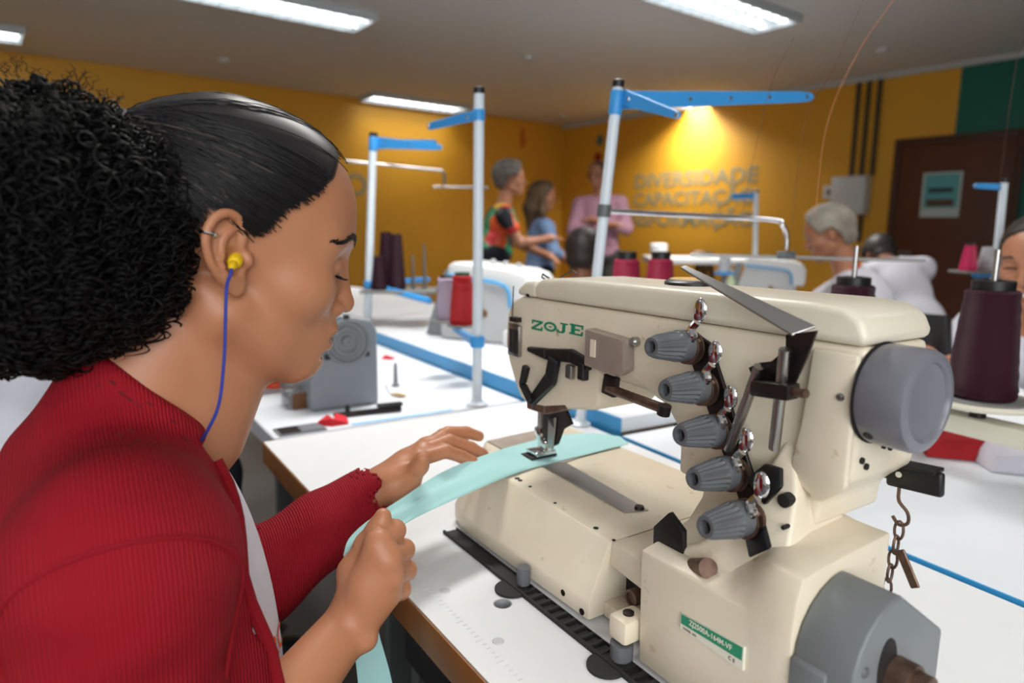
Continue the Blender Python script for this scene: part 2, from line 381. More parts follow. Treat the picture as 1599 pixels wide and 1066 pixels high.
# lettering painted on the right wall
m_letter = mat('grey_letter_paint', (158, 152, 120), 0.6)
rows = [('DIVERSIDADE', (992, 1184), 270, 292, 261, 286), ('CAPACITAÇÃO', (990, 1180), 301, 322, 292, 317), ('TRANSFORMAÇÃO', (938, 1180), 334, 353, 327, 352)]
wall_words = empty('wall_lettering', wall_pt(DR, NR, on_wall(1085, 310, DR, NR)[0], 1.5), 0, 'three rows of grey capital letters painted on the yellow wall', 'lettering'); wp = np.array(wall_words.location)
xr = np.array([*DR, 0.0])
for body, (xa, xb), ya0, ya1, yb0, yb1 in rows:
    sa, za1 = on_wall(xa, ya0, DR, NR); _, za0 = on_wall(xa, ya1, DR, NR); sb, zb1 = on_wall(xb, yb0, DR, NR); _, zb0 = on_wall(xb, yb1, DR, NR)
    h = ((za1 - za0) + (zb1 - zb0)) / 2; z0 = (za0 + zb0) / 2; size = h / 0.73
    me = text_mesh(body, size, size * 0.022); w = max(v.co.x for v in me.vertices) - min(v.co.x for v in me.vertices); bpy.data.meshes.remove(me)
    put_text('lettering', body, size, m_letter, wall_words, wall_pt(DR, NR, (sa + sb) / 2, z0, 0.003) - wp, xr, (0, 0, 1), size * 0.022, 0.0015, stretch=(sb - sa) / w)
s_, z_ = on_wall(556, 305, DL, NL)
o = put_text('painted_letter', 'O', 0.36, m_letter, None, (0, 0, 0), (-DL[0], -DL[1], 0), (0, 0, 1), 0.006, 0.0015); o.location = tuple(wall_pt(DL, NL, s_, z_, 0.003)); tag(o, 'grey letter O painted on the left yellow wall', 'lettering')
def splat(name, label, px, py, rx, rz, rgb, d, nrm):
    s, z = on_wall(px, py, d, nrm); c = wall_pt(d, nrm, s, z); mb = MB(c); n = 18; rr = [1 + 0.18 * math.sin(3 * k + px) + 0.1 * math.cos(5 * k) for k in range(n)]
    mb.prism([wall_pt(d, nrm, s + rx * rr[k] * math.cos(2 * PI * k / n), z + rz * rr[k] * math.sin(2 * PI * k / n), 0.001) for k in range(n)],
             [wall_pt(d, nrm, s + rx * rr[k] * math.cos(2 * PI * k / n), z + rz * rr[k] * math.sin(2 * PI * k / n), 0.003) for k in range(n)])
    mb.build(name, mat(name + '_paint', rgb, 0.6), None, loc=c, label=label, cat='wall painting')
splat('painted_crest', 'grey teal painted blot high on the yellow wall above the man in pink', 937, 219, 0.06, 0.075, (70, 110, 112), DR, NR)
splat('painted_patch', 'dark red painted blot just above the head of the man in pink', 934, 245, 0.075, 0.06, (150, 22, 30), DR, NR)
splat('painted_mark', 'faint orange painted mark on the left yellow wall near the corner', 816, 216, 0.05, 0.14, (196, 108, 20), DL, NL)

# conduits and the white box they feed
m_conduit = mat('dark_conduit', (66, 52, 40), 0.5); m_boxwhite = mat('white_plastic_box', (214, 216, 214), 0.45)
zc = on_wall(1335, 276, DR, NR)[1]
for i, px in enumerate((1345, 1361, 1378)):
    s = on_wall(px, 120, DR, NR)[0]; c = wall_pt(DR, NR, s, zc, 0.03); k = MB(c); k.tube([wall_pt(DR, NR, s, zc + 0.001, 0.03), wall_pt(DR, NR, s, CEIL - 0.052, 0.03)], 0.021, 12)
    k.build('conduit', m_conduit, None, loc=c, label=('leftmost', 'middle', 'rightmost')[i] + ' of three dark conduits rising from the white wall box', cat='pipe', group='conduits above the white wall box')
a, b = on_wall(1310, 276, DR, NR), on_wall(1358, 335, DR, NR); c = wall_pt(DR, NR, (a[0] + b[0]) / 2, b[1]); wb = empty('wall_box', c, 0, 'white plastic box on the yellow wall beneath three conduits', 'box')
k = MB(c); wall_box(k, DR, NR, a[0], b[0], b[1], zc - 0.001, 0.001, 0.16); k.build('housing', m_boxwhite, wb, 0.012)
k = MB(c); wall_box(k, DR, NR, a[0] + 0.03, b[0] - 0.03, b[1] + 0.05, a[1] - 0.05, 0.1605, 0.166); k.build('cover_panel', m_boxwhite, wb, 0.004)
s0, z0 = on_wall(1347, 336, DR, NR); s1, z1 = on_wall(1343, 378, DR, NR); c = wall_pt(DR, NR, s0, z1, 0.03); k = MB(c); k.tube([wall_pt(DR, NR, s0, z1, 0.03), wall_pt(DR, NR, s0, b[1] - 0.002, 0.03)], 0.02, 12)
k.build('drop_pipe', m_conduit, None, loc=c, label='short dark pipe hanging below the white wall box', cat='pipe')
a, b = on_wall(1287, 290, DR, NR), on_wall(1306, 310, DR, NR); c = wall_pt(DR, NR, (a[0] + b[0]) / 2, b[1]); sw = empty('wall_socket', c, 0, 'white wall socket plate left of the white wall box', 'socket')
k = MB(c); wall_box(k, DR, NR, a[0], b[0], b[1], a[1], 0.001, 0.014); k.build('plate', m_boxwhite, sw, 0.003)
k = MB(c); wall_box(k, DR, NR, a[0] + 0.045, a[0] + 0.1, b[1] + 0.04, b[1] + 0.09, 0.0145, 0.03); k.build('socket_insert', mat('dark_socket', (50, 60, 50), 0.5), sw, 0.002)

# ceiling fittings: louvred fluorescent troffers
m_tray = mat('troffer_enamel', (196, 202, 204), 0.45); m_tube = mat('fluorescent_tube', (255, 255, 255), 0.5, emit=((244, 250, 255), LAMP_GLOW)); m_louvre = mat('louvre_blade', (226, 232, 236), 0.3)
FD = -DL; FN = np.array([-FD[1], FD[0]])
def troffer(px, py, label, half=0.62, wid=0.17, power=1.0, where=None, spread=118):
    c = where if where is not None else on_z(px, py, CEIL)[:2]
    root = empty('ceiling_light', (c[0], c[1], CEIL), math.atan2(FD[1], FD[0]), label, 'ceiling light', 'fluorescent ceiling lights')
    k = MB()
    for (x0, x1, y0, y1) in ((-half, half, -wid - 0.02, -wid), (-half, half, wid, wid + 0.02), (-half - 0.02, -half, -wid - 0.02, wid + 0.02), (half, half + 0.02, -wid - 0.02, wid + 0.02)): k.box(x0, x1, y0, y1, -0.055, -0.001)
    k.build('frame', m_tray, root, smooth=False)
    k = MB(); k.box(-half, half, -wid, wid, -0.008, -0.002); k.build('reflector', m_tray, root, smooth=False)
    for y in (-0.085, 0.085):
        k = MB(); k.tube([(-half + 0.02, y, -0.026), (half - 0.02, y, -0.026)], 0.016, 10); k.build('tube', m_tube, root)
    k = MB()
    for i in range(11): x = -half + 0.06 + i * (2 * half - 0.12) / 10; k.box(x - 0.002, x + 0.002, -wid, wid, -0.054, -0.044)
    k.box(-half, half, -0.004, 0.004, -0.054, -0.044); k.build('louvre', m_louvre, root, smooth=False)
    l = bpy.data.lights.new('troffer_light', 'AREA'); l.shape = 'RECTANGLE'; l.size = 2 * half - 0.02; l.size_y = 2 * wid - 0.02; l.energy = LAMP_W * power; l.color = (1.0, 0.965, 0.92); l.spread = R(spread)
    lo = bpy.data.objects.new('troffer_light', l); COL.objects.link(lo); lo.parent = root; lo.location = (0, 0, -0.06)
    return root
e1 = on_z(572, 31, CEIL)[:2]; e2 = on_z(1214, 33, CEIL)[:2]; e3 = on_z(582, 143, CEIL)[:2]; e4 = on_z(1003, 141, CEIL)[:2]; e5 = on_z(38, 52, CEIL)[:2]
troffer(0, 0, 'large louvred ceiling light at the top edge, above the ponytailed woman', where=e1 - FD * 0.64, power=0.6)
troffer(0, 0, 'louvred ceiling light at the top edge, above the sewing machine arm', where=e2 - FD * 0.64)
troffer(0, 0, 'far ceiling light left of the white pole tops', where=e3 + FD * 0.64 + FN * 0.17, power=0.12)
troffer(0, 0, 'far ceiling light just behind the blue arm of the near thread stand', where=e4 + FD * 1.05 + FN * 0.10, power=1.35, spread=140)
troffer(0, 0, 'ceiling light cut by the left edge at the top', where=e5 - FD * 0.64, power=0.2)
for q, w_ in (((0.0, 2.0), 'above the sewing machine'), ((-2.4, 0.6), 'behind the ponytailed woman'), ((2.6, 1.9), 'above the smiling woman'), ((0.9, -1.2), 'nearest the added window')):
    troffer(0, 0, 'louvred ceiling light outside the picture, ' + w_, where=np.array(q), power=0.3 if 'ponytail' in w_ else 0.55)
m_detector = mat('white_detector', (206, 206, 202), 0.5)
for i, (px, py) in enumerate(((350, 92), (825, 88), (880, 178), (1378, 76))):
    c = on_z(px, py, CEIL); k = MB(); k.lathe([(0.0, -0.04), (0.03, -0.04), (0.045, -0.028), (0.055, -0.01), (0.055, -0.001)], (0, 0, 0), (0, 0, 1), 20)
    k.build('smoke_detector', m_detector, None, loc=c, label='small white ceiling detector ' + ('above the woman, left part of the ceiling', 'in the middle of the ceiling, between the two big lights', 'near the far corner', 'near the three conduits')[i], cat='detector', group='ceiling detectors')
# unseen window, added behind the camera to go with the fill light
wc = (PC * 0.8 + PB * 0.2); wd = (PB - PC) / np.linalg.norm(PB - PC); wn = np.array([-wd[1], wd[0]])
win = empty('added_window_1', (wc[0], wc[1], 1.0)); tag(win, kind='structure')
win.rotation_euler = (0, 0, math.atan2(wd[1], wd[0]))
k = MB()
for x in (-1.7, -0.57, 0.57, 1.7): k.box(x - 0.03, x + 0.03, 0.002, 0.05, 0, 1.4)
k.box(-1.73, 1.73, 0.002, 0.05, -0.03, 0.03); k.box(-1.73, 1.73, 0.002, 0.05, 1.37, 1.43); k.build('window_frame', m_tray, win, smooth=False)
k = MB(); k.box(-1.7, 1.7, 0.004, 0.008, 0.03, 1.37); k.build('window_pane', mat('frosted_pane', (225, 235, 245), 0.35), win, smooth=False)
# ------------------------------------------------------------------ tables
m_lam = mat('white_laminate', (226, 228, 229), 0.38, mottle=(40, 0.25, (218, 221, 223)))
m_lam2 = mat('bluish_white_laminate', (222, 227, 233), 0.4, mottle=(30, 0.2, (214, 220, 228)))
m_edge = mat('brown_edge_band', (140, 88, 34), 0.45, mottle=(20, 0.6, (112, 64, 24)))
m_blueband = mat('blue_edge_band', (54, 152, 210), 0.4)
m_legsteel = mat('grey_table_leg', (120, 124, 128), 0.45, 0.3)
m_mark = mat('ruler_ink', (206, 209, 212), 0.6)
m_screw = mat('white_screw_cover', (190, 193, 194), 0.5)
near = empty('sewing_table', T(0, 0) - np.array([0, 0, TZ]), TABLE_RZ, 'white sewing table with a brown front edge, under the cream sewing machine', 'table')
# the top is cut with a round hole for thread: outline plus hole, bridged
uh, vh, _ = on_t(785, 942); TL = 1.55
top_poly = [(0.0, 0.002), (TL, 0.002), (TL, 0.53), (0.0, 0.615)]
def holed_plate(mb, outer, c, r, z0, z1, n=20):
    cir = [(c[0] + r * math.cos(2 * PI * i / n), c[1] + r * math.sin(2 * PI * i / n)) for i in range(n)]
    ang = [math.atan2(p[1] - c[1], p[0] - c[0]) for p in outer]
    out = []
    for i in range(n):                # ray from the hole to the outline
        a = 2 * PI * i / n; d = np.array([math.cos(a), math.sin(a)]); best = 1e9
        for j in range(len(outer)):
            p, q = np.array(outer[j]), np.array(outer[(j + 1) % len(outer)]); e = q - p; den = d[0] * e[1] - d[1] * e[0]
            if abs(den) < 1e-9: continue
            w = p - np.array(c); t = (w[0] * e[1] - w[1] * e[0]) / den; s = (w[0] * d[1] - w[1] * d[0]) / den
            if t > 0 and -1e-9 <= s <= 1 + 1e-9: best = min(best, t)
        out.append((a, (c[0] + d[0] * best, c[1] + d[1] * best), i))
    pts = [(a % (2 * PI), p, i) for a, p, i in out] + [(g % (2 * PI), tuple(outer[j]), None) for j, g in enumerate(ang)]
    pts.sort(key=lambda t: t[0]); m = len(pts)
    V = [(x, y, z) for z in (z1, z0) for x, y in cir] + [(p[0], p[1], z) for z in (z1, z0) for _, p, _ in pts]; F = []
    cur = None; order = []
    for k, (a, p, i) in enumerate(pts): order.append((k, i))
    first = next(k for k, i in order if i is not None); order = order[first:] + order[:first]; order.append(order[0])
    cur = order[0]; run = [cur[0]]
    for k, i in order[1:]:
        run.append(k)
        if i is not None:
            F.append([cur[1]] + [2 * n + r_ for r_ in run] + [i]); F.append(([n + cur[1]] + [2 * n + m + r_ for r_ in run] + [n + i])[::-1]); cur = (k, i); run = [k]
    for k in range(m): F.append((2 * n + k, 2 * n + m + k, 2 * n + m + (k + 1) % m, 2 * n + (k + 1) % m))
    for k in range(n): F.append((k, (k + 1) % n, n + (k + 1) % n, n + k))
    mb.add(V, F)
mb = MB(); holed_plate(mb, top_poly, (uh, vh), 0.0105, TZ - 0.028, TZ); mb.build('tabletop', m_lam, near, smooth=False)
mb = MB(); mb.box(0, TL, -0.001, 0.0015, TZ - 0.04, TZ - 0.0008); mb.build('front_edge_band', m_edge, near, 0.0006)
mb = MB(); mb.box(-0.0025, -0.0005, 0.0, 0.61, TZ - 0.04, TZ - 0.0008); mb.build('side_edge_band', m_edge, near, 0.0006)
for i, (px, py) in enumerate(((695, 922), (778, 1001))):
    u, v, _ = on_t(px, py); k = MB(); k.lathe([(0, 0.0009), (0.0052, 0.0009), (0.006, 0.0002)], (u, v, TZ), (0, 0, 1), 16); k.build('screw_cover', m_screw, near)
k = MB()
for i in range(46):
    u0, v0, _ = on_t(688, 912); u = u0 + i * 0.0078; l = 0.008 if i % 5 == 0 else 0.0045; k.box(u, u + 0.0009, v0 - 0.014 - l, v0 - 0.014, TZ + 0.0001, TZ + 0.0005)
o = k.build('ruler_marks', m_mark, near, smooth=False); tag(o, kind='stuff')
k = MB(); k.lathe([(0.0092, 0.0), (0.0104, 0.0), (0.0104, -0.028), (0.0092, -0.028), (0.0092, 0.0)], (uh, vh, TZ - 0.0004), (0, 0, 1), 20, caps=False); k.build('hole_sleeve', mat('grey_sleeve', (150, 154, 156), 0.5), near)
def table_frame(root, x0, x1, y0, y1, z):
    for x in (x0, x1):
        k = MB(); k.box(x - 0.02, x + 0.02, y0, y1, 0.0, 0.04); k.build('foot_rail', m_legsteel, root, 0.004)
        k = MB(); k.box(x - 0.02, x + 0.02, (y0 + y1) / 2 - 0.03, (y0 + y1) / 2 + 0.03, 0.0405, z - 0.03); k.build('leg', m_legsteel, root, 0.004)
    k = MB(); k.box(x0 + 0.021, x1 - 0.021, (y0 + y1) / 2 + 0.0, (y0 + y1) / 2 + 0.03, 0.3, 0.34); k.build('crossbar', m_legsteel, root, 0.003)
table_frame(near, 0.10, TL - 0.1, 0.08, 0.5, TZ)
k = MB(); k.box(0.55, 0.85, 0.12, 0.34, 0.08, 0.10); k.build('pedal', m_legsteel, near, 0.005)
k = MB(); k.box(0.32, 0.5, 0.14, 0.34, 0.44, 0.60); k.build('motor_box', mat('dark_motor', (44, 46, 50), 0.5), near, 0.01)
def plain_table(label, corners, z, band, thick=0.03, mtop=None, group=None, name='sewing_table', band_h=None, legs=True):
    """corners in table coordinates, the first two along the edge that faces the camera"""
    c = [T(u, v)[:2] for u, v in corners]; o = (c[0] + c[1] + c[2] + c[3]) / 4; d = c[1] - c[0]; rz = math.atan2(d[1], d[0])
    root = empty(name, (o[0], o[1], 0), rz, label, 'table', group); M_ = np.array([[math.cos(-rz), -math.sin(-rz)], [math.sin(-rz), math.cos(-rz)]])
    loc = [tuple(M_ @ (p - o)) for p in c]
    k = MB(); k.xy(loc, z - thick, z); k.build('tabletop', mtop or m_lam2, root, 0.001, 1)
    bh = band_h or thick + 0.004
    (x0, y0), (x1, y1) = loc[0], loc[1]
    k = MB(); k.prism([(x0, y0 - 0.003, z - bh), (x1, y1 - 0.003, z - bh), (x1, y1 - 0.0005, z - bh), (x0, y0 - 0.0005, z - bh)], [(x0, y0 - 0.003, z - 0.0006), (x1, y1 - 0.003, z - 0.0006), (x1, y1 - 0.0005, z - 0.0006), (x0, y0 - 0.0005, z - 0.0006)]); k.build('edge_band', band, root)
    if legs:
        xs = [p[0] for p in loc]; ys = [p[1] for p in loc]; table_frame(root, min(xs) + 0.12, max(xs) - 0.12, min(ys) + 0.08, max(ys) - 0.08, z)
    return root
far = dict(group='white tables beyond the near one')
# blue-banded row opposite; its edge drifts a little from the near table's back edge
plain_table('white blue-edged table opposite the sewing machine, under the big purple cone', [(0.335, 0.606), (1.75, 0.5285), (1.78, 1.16), (0.365, 1.205)], TZ + 0.004, m_blueband, **far)
plain_table('white blue-edged table under the overlock machine beside the white pole', [(-1.25, 0.640), (0.318, 0.618), (0.345, 1.21), (-1.25, 1.24)], TZ + 0.034, m_blueband, band_h=0.046, **far)
m_greyedge = mat('pale_grey_edge', (176, 178, 184), 0.45)
tl = plain_table('white table under the grey dial machine, behind the woman', [(-1.3, 0.03), (-0.03, 0.03), (-0.03, 0.612), (-1.3, 0.632)], TZ - 0.006, m_greyedge, group='white tables beyond the near one')
k = MB(); k.box(0.638, 0.641, -0.29, 0.26, TZ - 0.045, TZ - 0.007); k.build('end_band', m_greyedge, tl)
plain_table('far white table in the left row, below the far overlock stand', [(-2.9, 0.66), (-1.3, 0.66), (-1.3, 1.26), (-2.9, 1.26)], TZ + 0.034, m_blueband, **far)
plain_table('white table of the next row, with the smiling woman behind it', [(-0.3, 1.32), (1.1, 1.26), (1.12, 1.80), (-0.3, 1.85)], TZ, m_greyedge, **far)
# ------------------------------------------------------------------ the cream interlock sewing machine (table coordinates u along, v away, z up)
m_cream = mat('cream_enamel', (230, 219, 197), 0.36, mottle=(14, 0.5, (216, 202, 176)), stain=(55, 0.66, 0.8, (176, 152, 112)), bump=(90, 0.03))
m_creamlid = mat('pale_cream_enamel', (229, 221, 202), 0.33, mottle=(14, 0.4, (216, 205, 180)), bump=(90, 0.02))
m_taupe = mat('worn_taupe_plate', (186, 172, 160), 0.35, 0.25, mottle=(30, 0.6, (150, 138, 128)))
m_dark = mat('blackened_steel', (34, 30, 30), 0.4, 0.5, mottle=(60, 0.5, (62, 48, 42)))
m_black = mat('black_plastic', (18, 18, 20), 0.4)
m_recess = mat('dark_recess', (26, 23, 21), 0.7)  # one dark colour for holes, slots and the bed recess
m_rubber = mat('black_rubber', (26, 25, 25), 0.7)
m_rust = mat('rusty_steel', (122, 98, 84), 0.45, 0.7, mottle=(80, 0.7, (70, 46, 36)))
m_chrome = mat('chrome', (225, 225, 228), 0.1, 1.0)
m_greypl = mat('grey_plastic', (96, 99, 102), 0.42, mottle=(60, 0.3, (84, 87, 90)))
m_greyhw = mat('grey_handwheel_enamel', (116, 116, 124), 0.3, mottle=(20, 0.3, (106, 106, 116)))
m_greycov = mat('grey_cover_enamel', (116, 121, 122), 0.4, mottle=(12, 0.4, (104, 110, 111)))
m_green = mat('logo_green', (20, 132, 96), 0.5); m_platewhite = mat('plate_ivory', (226, 222, 206), 0.4); m_plategreen = mat('plate_green', (18, 138, 98), 0.4)
MO = np.array([0.80, 0.22, 0.0])
machine = empty('sewing_machine', T(*MO[:2], 0.0), TABLE_RZ, 'cream industrial interlock sewing machine with five grey tension knobs', 'sewing machine')
def K(): return MB(MO)
def part(name, k, m_, bevel=0.0, seg=2, parent=None, **kw): return k.build(name, m_, parent or machine, bevel, seg, **kw)

# bed: chamfered at the front left, overhanging a recess at the right
k = K(); lo = [(0.80, 0.135), (0.543, 0.130), (0.503, 0.140), (0.437, 0.212), (0.432, 0.385), (0.80, 0.385)]; hi = [(0.80, 0.160), (0.566, 0.170), (0.510, 0.186), (0.442, 0.226), (0.435, 0.385), (0.80, 0.385)]
k.loft([[(u, v, z) for u, v in lo] for z in (0.004, 0.024)] + [[(u, v, 0.085) for u, v in hi]]); part('bed', k, m_cream, 0.003)
k = K(); k.prism([(0.801, 0.160, 0.060), (0.862, 0.152, 0.060), (0.862, 0.24, 0.060), (0.801, 0.24, 0.060)], [(0.801, 0.163, 0.085), (0.862, 0.155, 0.085), (0.862, 0.24, 0.085), (0.801, 0.24, 0.085)]); part('bed_cover_lip', k, m_cream, 0.002)
k = K(); k.box(0.801, 0.872, 0.185, 0.239, 0.006, 0.0845); part('recess_wall', k, m_recess)
k = K(); k.box(0.8005, 0.874, 0.2405, 0.385, 0.004, 0.085); part('bed_back', k, m_cream, 0.003)
k = K(); k.lathe([(0.0085, 0.0), (0.0085, 0.032), (0.006, 0.032), (0.006, 0.03)], (0.842, 0.184, 0.045), (0, -1, 0), 18); part('looper_shaft', k, m_rust)
k = K(); k.box(0.80, 0.875, 0.155, 0.1845, 0.004, 0.02); part('recess_floor', k, m_cream, 0.002)
# steel slide plate, needle plate and throat
k = K(); k.xy([(0.575, 0.232), (0.755, 0.222), (0.765, 0.250), (0.590, 0.268)], 0.0853, 0.0868); part('slide_plate', k, m_steel, 0.0004, 1)
k = K(); k.xy([(0.447, 0.225), (0.572, 0.225), (0.586, 0.268), (0.572, 0.330), (0.440, 0.330)], 0.0853, 0.0866); part('needle_plate', k, m_taupe, 0.0004, 1)
k = K(); k.lathe([(0.0, 0.003), (0.005, 0.003), (0.006, 0.0)], (0.757, 0.243, 0.087), (0, 0, 1), 14); part('plate_screw', k, m_dark)
for u, v, r in ((0.580, 0.180, .0045), (0.600, 0.179, .0035), (0.608, 0.1785, .003), (0.632, 0.177, .0022), (0.69, 0.1725, .002), (0.768, 0.169, .003), (0.80, 0.166, .002)):
    k = K(); k.lathe([(r * 0.6, 0.0006), (r, 0.0004), (r, -0.0002)], (u, v, 0.0853), (0, 0, 1), 12); part('bed_hole', k, m_recess)
for u, z in ((0.700, 0.018), (0.758, 0.016), (0.79, 0.010)):
    k = K(); k.lathe([(0.0018, 0.0008), (0.0036, 0.0006), (0.0036, -0.004)], (u, 0.134 + 0.0004 - 0.0 + z * 0.0, z), (0, -1, 0), 12); part('bed_screw', k, m_dark)
# base block at the right with its creased front
p_lo = [(0.133, 0.004), (0.130, 0.116), (0.158, 0.121), (0.190, 0.131), (0.208, 0.150), (0.212, 0.172), (0.255, 0.172), (0.255, 0.004)]
p_hi = [(0.133, 0.004), (0.130, 0.114), (0.133, 0.138), (0.139, 0.155), (0.165, 0.158), (0.20, 0.160), (0.255, 0.163), (0.255, 0.004)]
k = K(); secs = []
for u in (0.875, 0.93, 0.955, 0.975, 0.99, 1.002, 1.012, 1.030):
    q = min(max((u - 0.935) / 0.078, 0), 1); q = q * q * (3 - 2 * q); secs.append([(u, a[0] + (b[0] - a[0]) * q, a[1] + (b[1] - a[1]) * q) for a, b in zip(p_lo, p_hi)])
k.loft(secs); part('base', k, m_cream, 0.003)
k = K(); k.box(0.848, 0.872, 0.118, 0.150, 0.020, 0.044); part('hinge_bracket', k, m_cream, 0.004)
k = K(); k.lathe([(0.0055, 0.0), (0.0055, 0.002), (0.003, 0.0026)], (0.86, 0.133, 0.044), (0, 0, 1), 12); part('bracket_screw', k, m_dark)
k = K(); k.lathe([(0.011, 0.0), (0.011, 0.018)], (0.862, 0.124, 0.001), (0, 0, 1), 18); part('hinge_pin', k, m_greypl)
# black rubber cushion strip along the front: a frame with ribs
k = K(); k.box(0.53, 1.06, 0.1075, 0.1105, 0.0003, 0.0045); k.box(0.53, 1.06, 0.1275, 0.1285, 0.0003, 0.0036); k.box(0.53, 1.06, 0.1106, 0.1274, 0.0003, 0.0012)
part('cushion_strip', k, m_rubber)
for i in range(22):
    k = K(); u = 0.70 + i * 0.0145; k.box(u, u + 0.004, 0.1107, 0.1273, 0.0013, 0.0046); part('cushion_rib', k, m_rubber)
for u in (0.70, 0.862):
    k = K(); k.lathe([(0.0, 0.0035), (0.014, 0.0035), (0.019, 0.003), (0.019, 0.0003)], (u, 0.106, 0), (0, 0, 1), 24); part('cushion_lobe', k, m_rubber)
k = K(); k.lathe([(0.008, 0.0), (0.008, 0.02)], (0.70, 0.122, 0.0036), (0, 0, 1), 16); part('hinge_pin', k, m_greypl)

# arm and column in one casting
body = [(0.566, 0.3165), (0.541, 0.308), (0.531, 0.285), (0.528, 0.252), (0.536, 0.225), (0.551, 0.200), (0.566, 0.181), (0.590, 0.174), (0.640, 0.183), (0.716, 0.198), (0.7235, 0.206), (0.7235, 0.241), (0.795, 0.238), (0.825, 0.229), (0.840, 0.212), (0.846, 0.190), (0.846, 0.165), (0.995, 0.165), (0.997, 0.188), (1.006, 0.198), (1.021, 0.212), (1.0225, 0.3165)]
k = K(); k.uz(body, 0.205, 0.298); part('arm', k, m_cream, 0.007, 3)
# raised side panel at the right of the front, with its curved edge; foot of the column
k = K(); k.loft([[(a, v, z), (b, v, z), (b, 0.25, z), (a, 0.25, z)] for z, a, b, v in ((0.118, 0.890, 0.999, 0.150), (0.130, 0.915, 0.998, 0.157), (0.148, 0.934, 0.996, 0.168), (0.170, 0.946, 0.992, 0.178), (0.195, 0.953, 0.987, 0.188), (0.215, 0.958, 0.978, 0.197), (0.230, 0.962, 0.970, 0.204))]); part('column_flare', k, m_cream, 0.004, 3, ang=50)
k = K(); k.uz([(0.972, 0.205), (1.0, 0.190), (1.021, 0.208), (1.0215, 0.312), (0.985, 0.312), (0.98, 0.25)], 0.196, 0.2045); part('end_boss', k, m_cream, 0.003)
for u, v, z in ((1.0228, 0.215, 0.228), (1.0228, 0.222, 0.222), (1.0228, 0.245, 0.235), (1.0228, 0.255, 0.232), (1.0228, 0.275, 0.234)):
    k = K(); k.lathe([(0.0012, 0.0005), (0.0027, 0.0004), (0.0027, -0.001)], (u, v, z), (1, 0, 0), 12); part('screw_hole', k, m_recess)
for px, py, r in ((1226, 781, .0058), (1225, 823, .0018)):
    u, v, z = on_v(px, py, 0.182 if py < 800 else 0.174); k = K(); k.lathe([(r * .7, 0.0025), (r, 0.0022), (r, -0.006)], (u, v, z), (0, -1, 0), 16); part('panel_hole', k, m_recess)
u, v, z = on_v(1312, 620, 0.196); k = K(); k.lathe([(0, 0.0022), (0.0022, 0.0018), (0.0034, 0.0)], (u, v, z), (0, -1, 0), 12); part('front_screw', k, m_steel)
# lid above the seam
lid = [(0.600, 0.3172), (1.0235, 0.3172), (1.0235, 0.326), (1.018, 0.338), (1.004, 0.345), (0.975, 0.347), (0.66, 0.3455), (0.612, 0.342), (0.600, 0.334)]
k = K(); k.uz(lid, 0.2015, 0.300); part('top_lid', k, m_creamlid, 0.006, 3)
k = K(); k.uz([(0.556, 0.3172), (0.599, 0.3172), (0.599, 0.338), (0.575, 0.336), (0.559, 0.327)], 0.204, 0.298); part('face_cap', k, m_creamlid, 0.005, 3)
k = K(); k.lathe([(0.028, 0.0), (0.028, 0.003), (0.025, 0.005), (0.0, 0.005)], (0.80, 0.262, 0.346), (0, 0, 1), 32); part('oil_window', k, m_black)
k = K(); k.lathe([(0.0, 0.0012), (0.0225, 0.0012), (0.0235, 0.0)], (0.80, 0.262, 0.3513), (0, 0, 1), 32); part('oil_window_glass', k, mat('oil_window_glass', (190, 180, 160), 0.15))
u, v, z = on_v(824, 459, 0.2049); k = K(); k.lathe([(0.0028, 0.0005), (0.004, 0.0003), (0.004, -0.002)], (u, v, z), (0, -1, 0), 14); part('face_hole', k, m_recess)
k = K(); k.tube([(0.565, 0.25, 0.338), (0.55, 0.25, 0.343), (0.548, 0.25, 0.3385), (0.56, 0.25, 0.335)], 0.0012, 6); k.tube([(0.58, 0.25, 0.336), (0.62, 0.245, 0.352), (0.635, 0.24, 0.348)], 0.0011, 6); part('wire_guide', k, m_dark)
# logo on the arm, plate on the base
a, b = on_v(830, 500, 0.2045), on_v(913, 509, 0.2045)
Z_ = [[(0, .8), (1, .8), (1, 1), (0, 1)], [(0, 0), (1, 0), (1, .2), (0, .2)], [(.70, .8), (1, .8), (.30, .2), (0, .2)], [(0, .6), (.12, .6), (.12, .8), (0, .8)], [(.88, .2), (1, .2), (1, .4), (.88, .4)]]
J_ = [[(.3, .86), (1, .86), (1, 1), (.3, 1)], [(.52, .22), (.80, .22), (.80, .86), (.52, .86)], [(.52, .22), (.80, .22), (.72, .06), (.56, 0), (.14, 0), (0, .1), (0, .3), (.16, .3), (.22, .15), (.46, .15)]]
E_ = [[(.12, 0), (.40, 0), (.40, 1), (.12, 1)], [(0, .84), (.12, .84), (.12, 1), (0, 1)], [(.40, .84), (1, .84), (1, 1), (.40, 1)], [(0, 0), (.12, 0), (.12, .16), (0, .16)], [(.40, 0), (1, 0), (1, .16), (.40, .16)], [(.40, .43), (.76, .43), (.76, .58), (.40, .58)], [(.88, .62), (1, .62), (1, .84), (.88, .84)], [(.88, .16), (1, .16), (1, .38), (.88, .38)]]
oa = [2 * PI * q / 28 for q in range(29)]
O_ = [[(.5 + .5 * math.cos(p), .5 + .48 * math.sin(p)), (.5 + .5 * math.cos(q), .5 + .48 * math.sin(q)), (.5 + .33 * math.cos(q), .5 + .27 * math.sin(q)), (.5 + .33 * math.cos(p), .5 + .27 * math.sin(p))] for p, q in zip(oa, oa[1:])] + [[(.40, .44), (.6, .44), (.6, .56), (.40, .56)]]
k = K(); LW, LH = (b[0] - a[0]), 0.0125; w_ = LW / 4.5
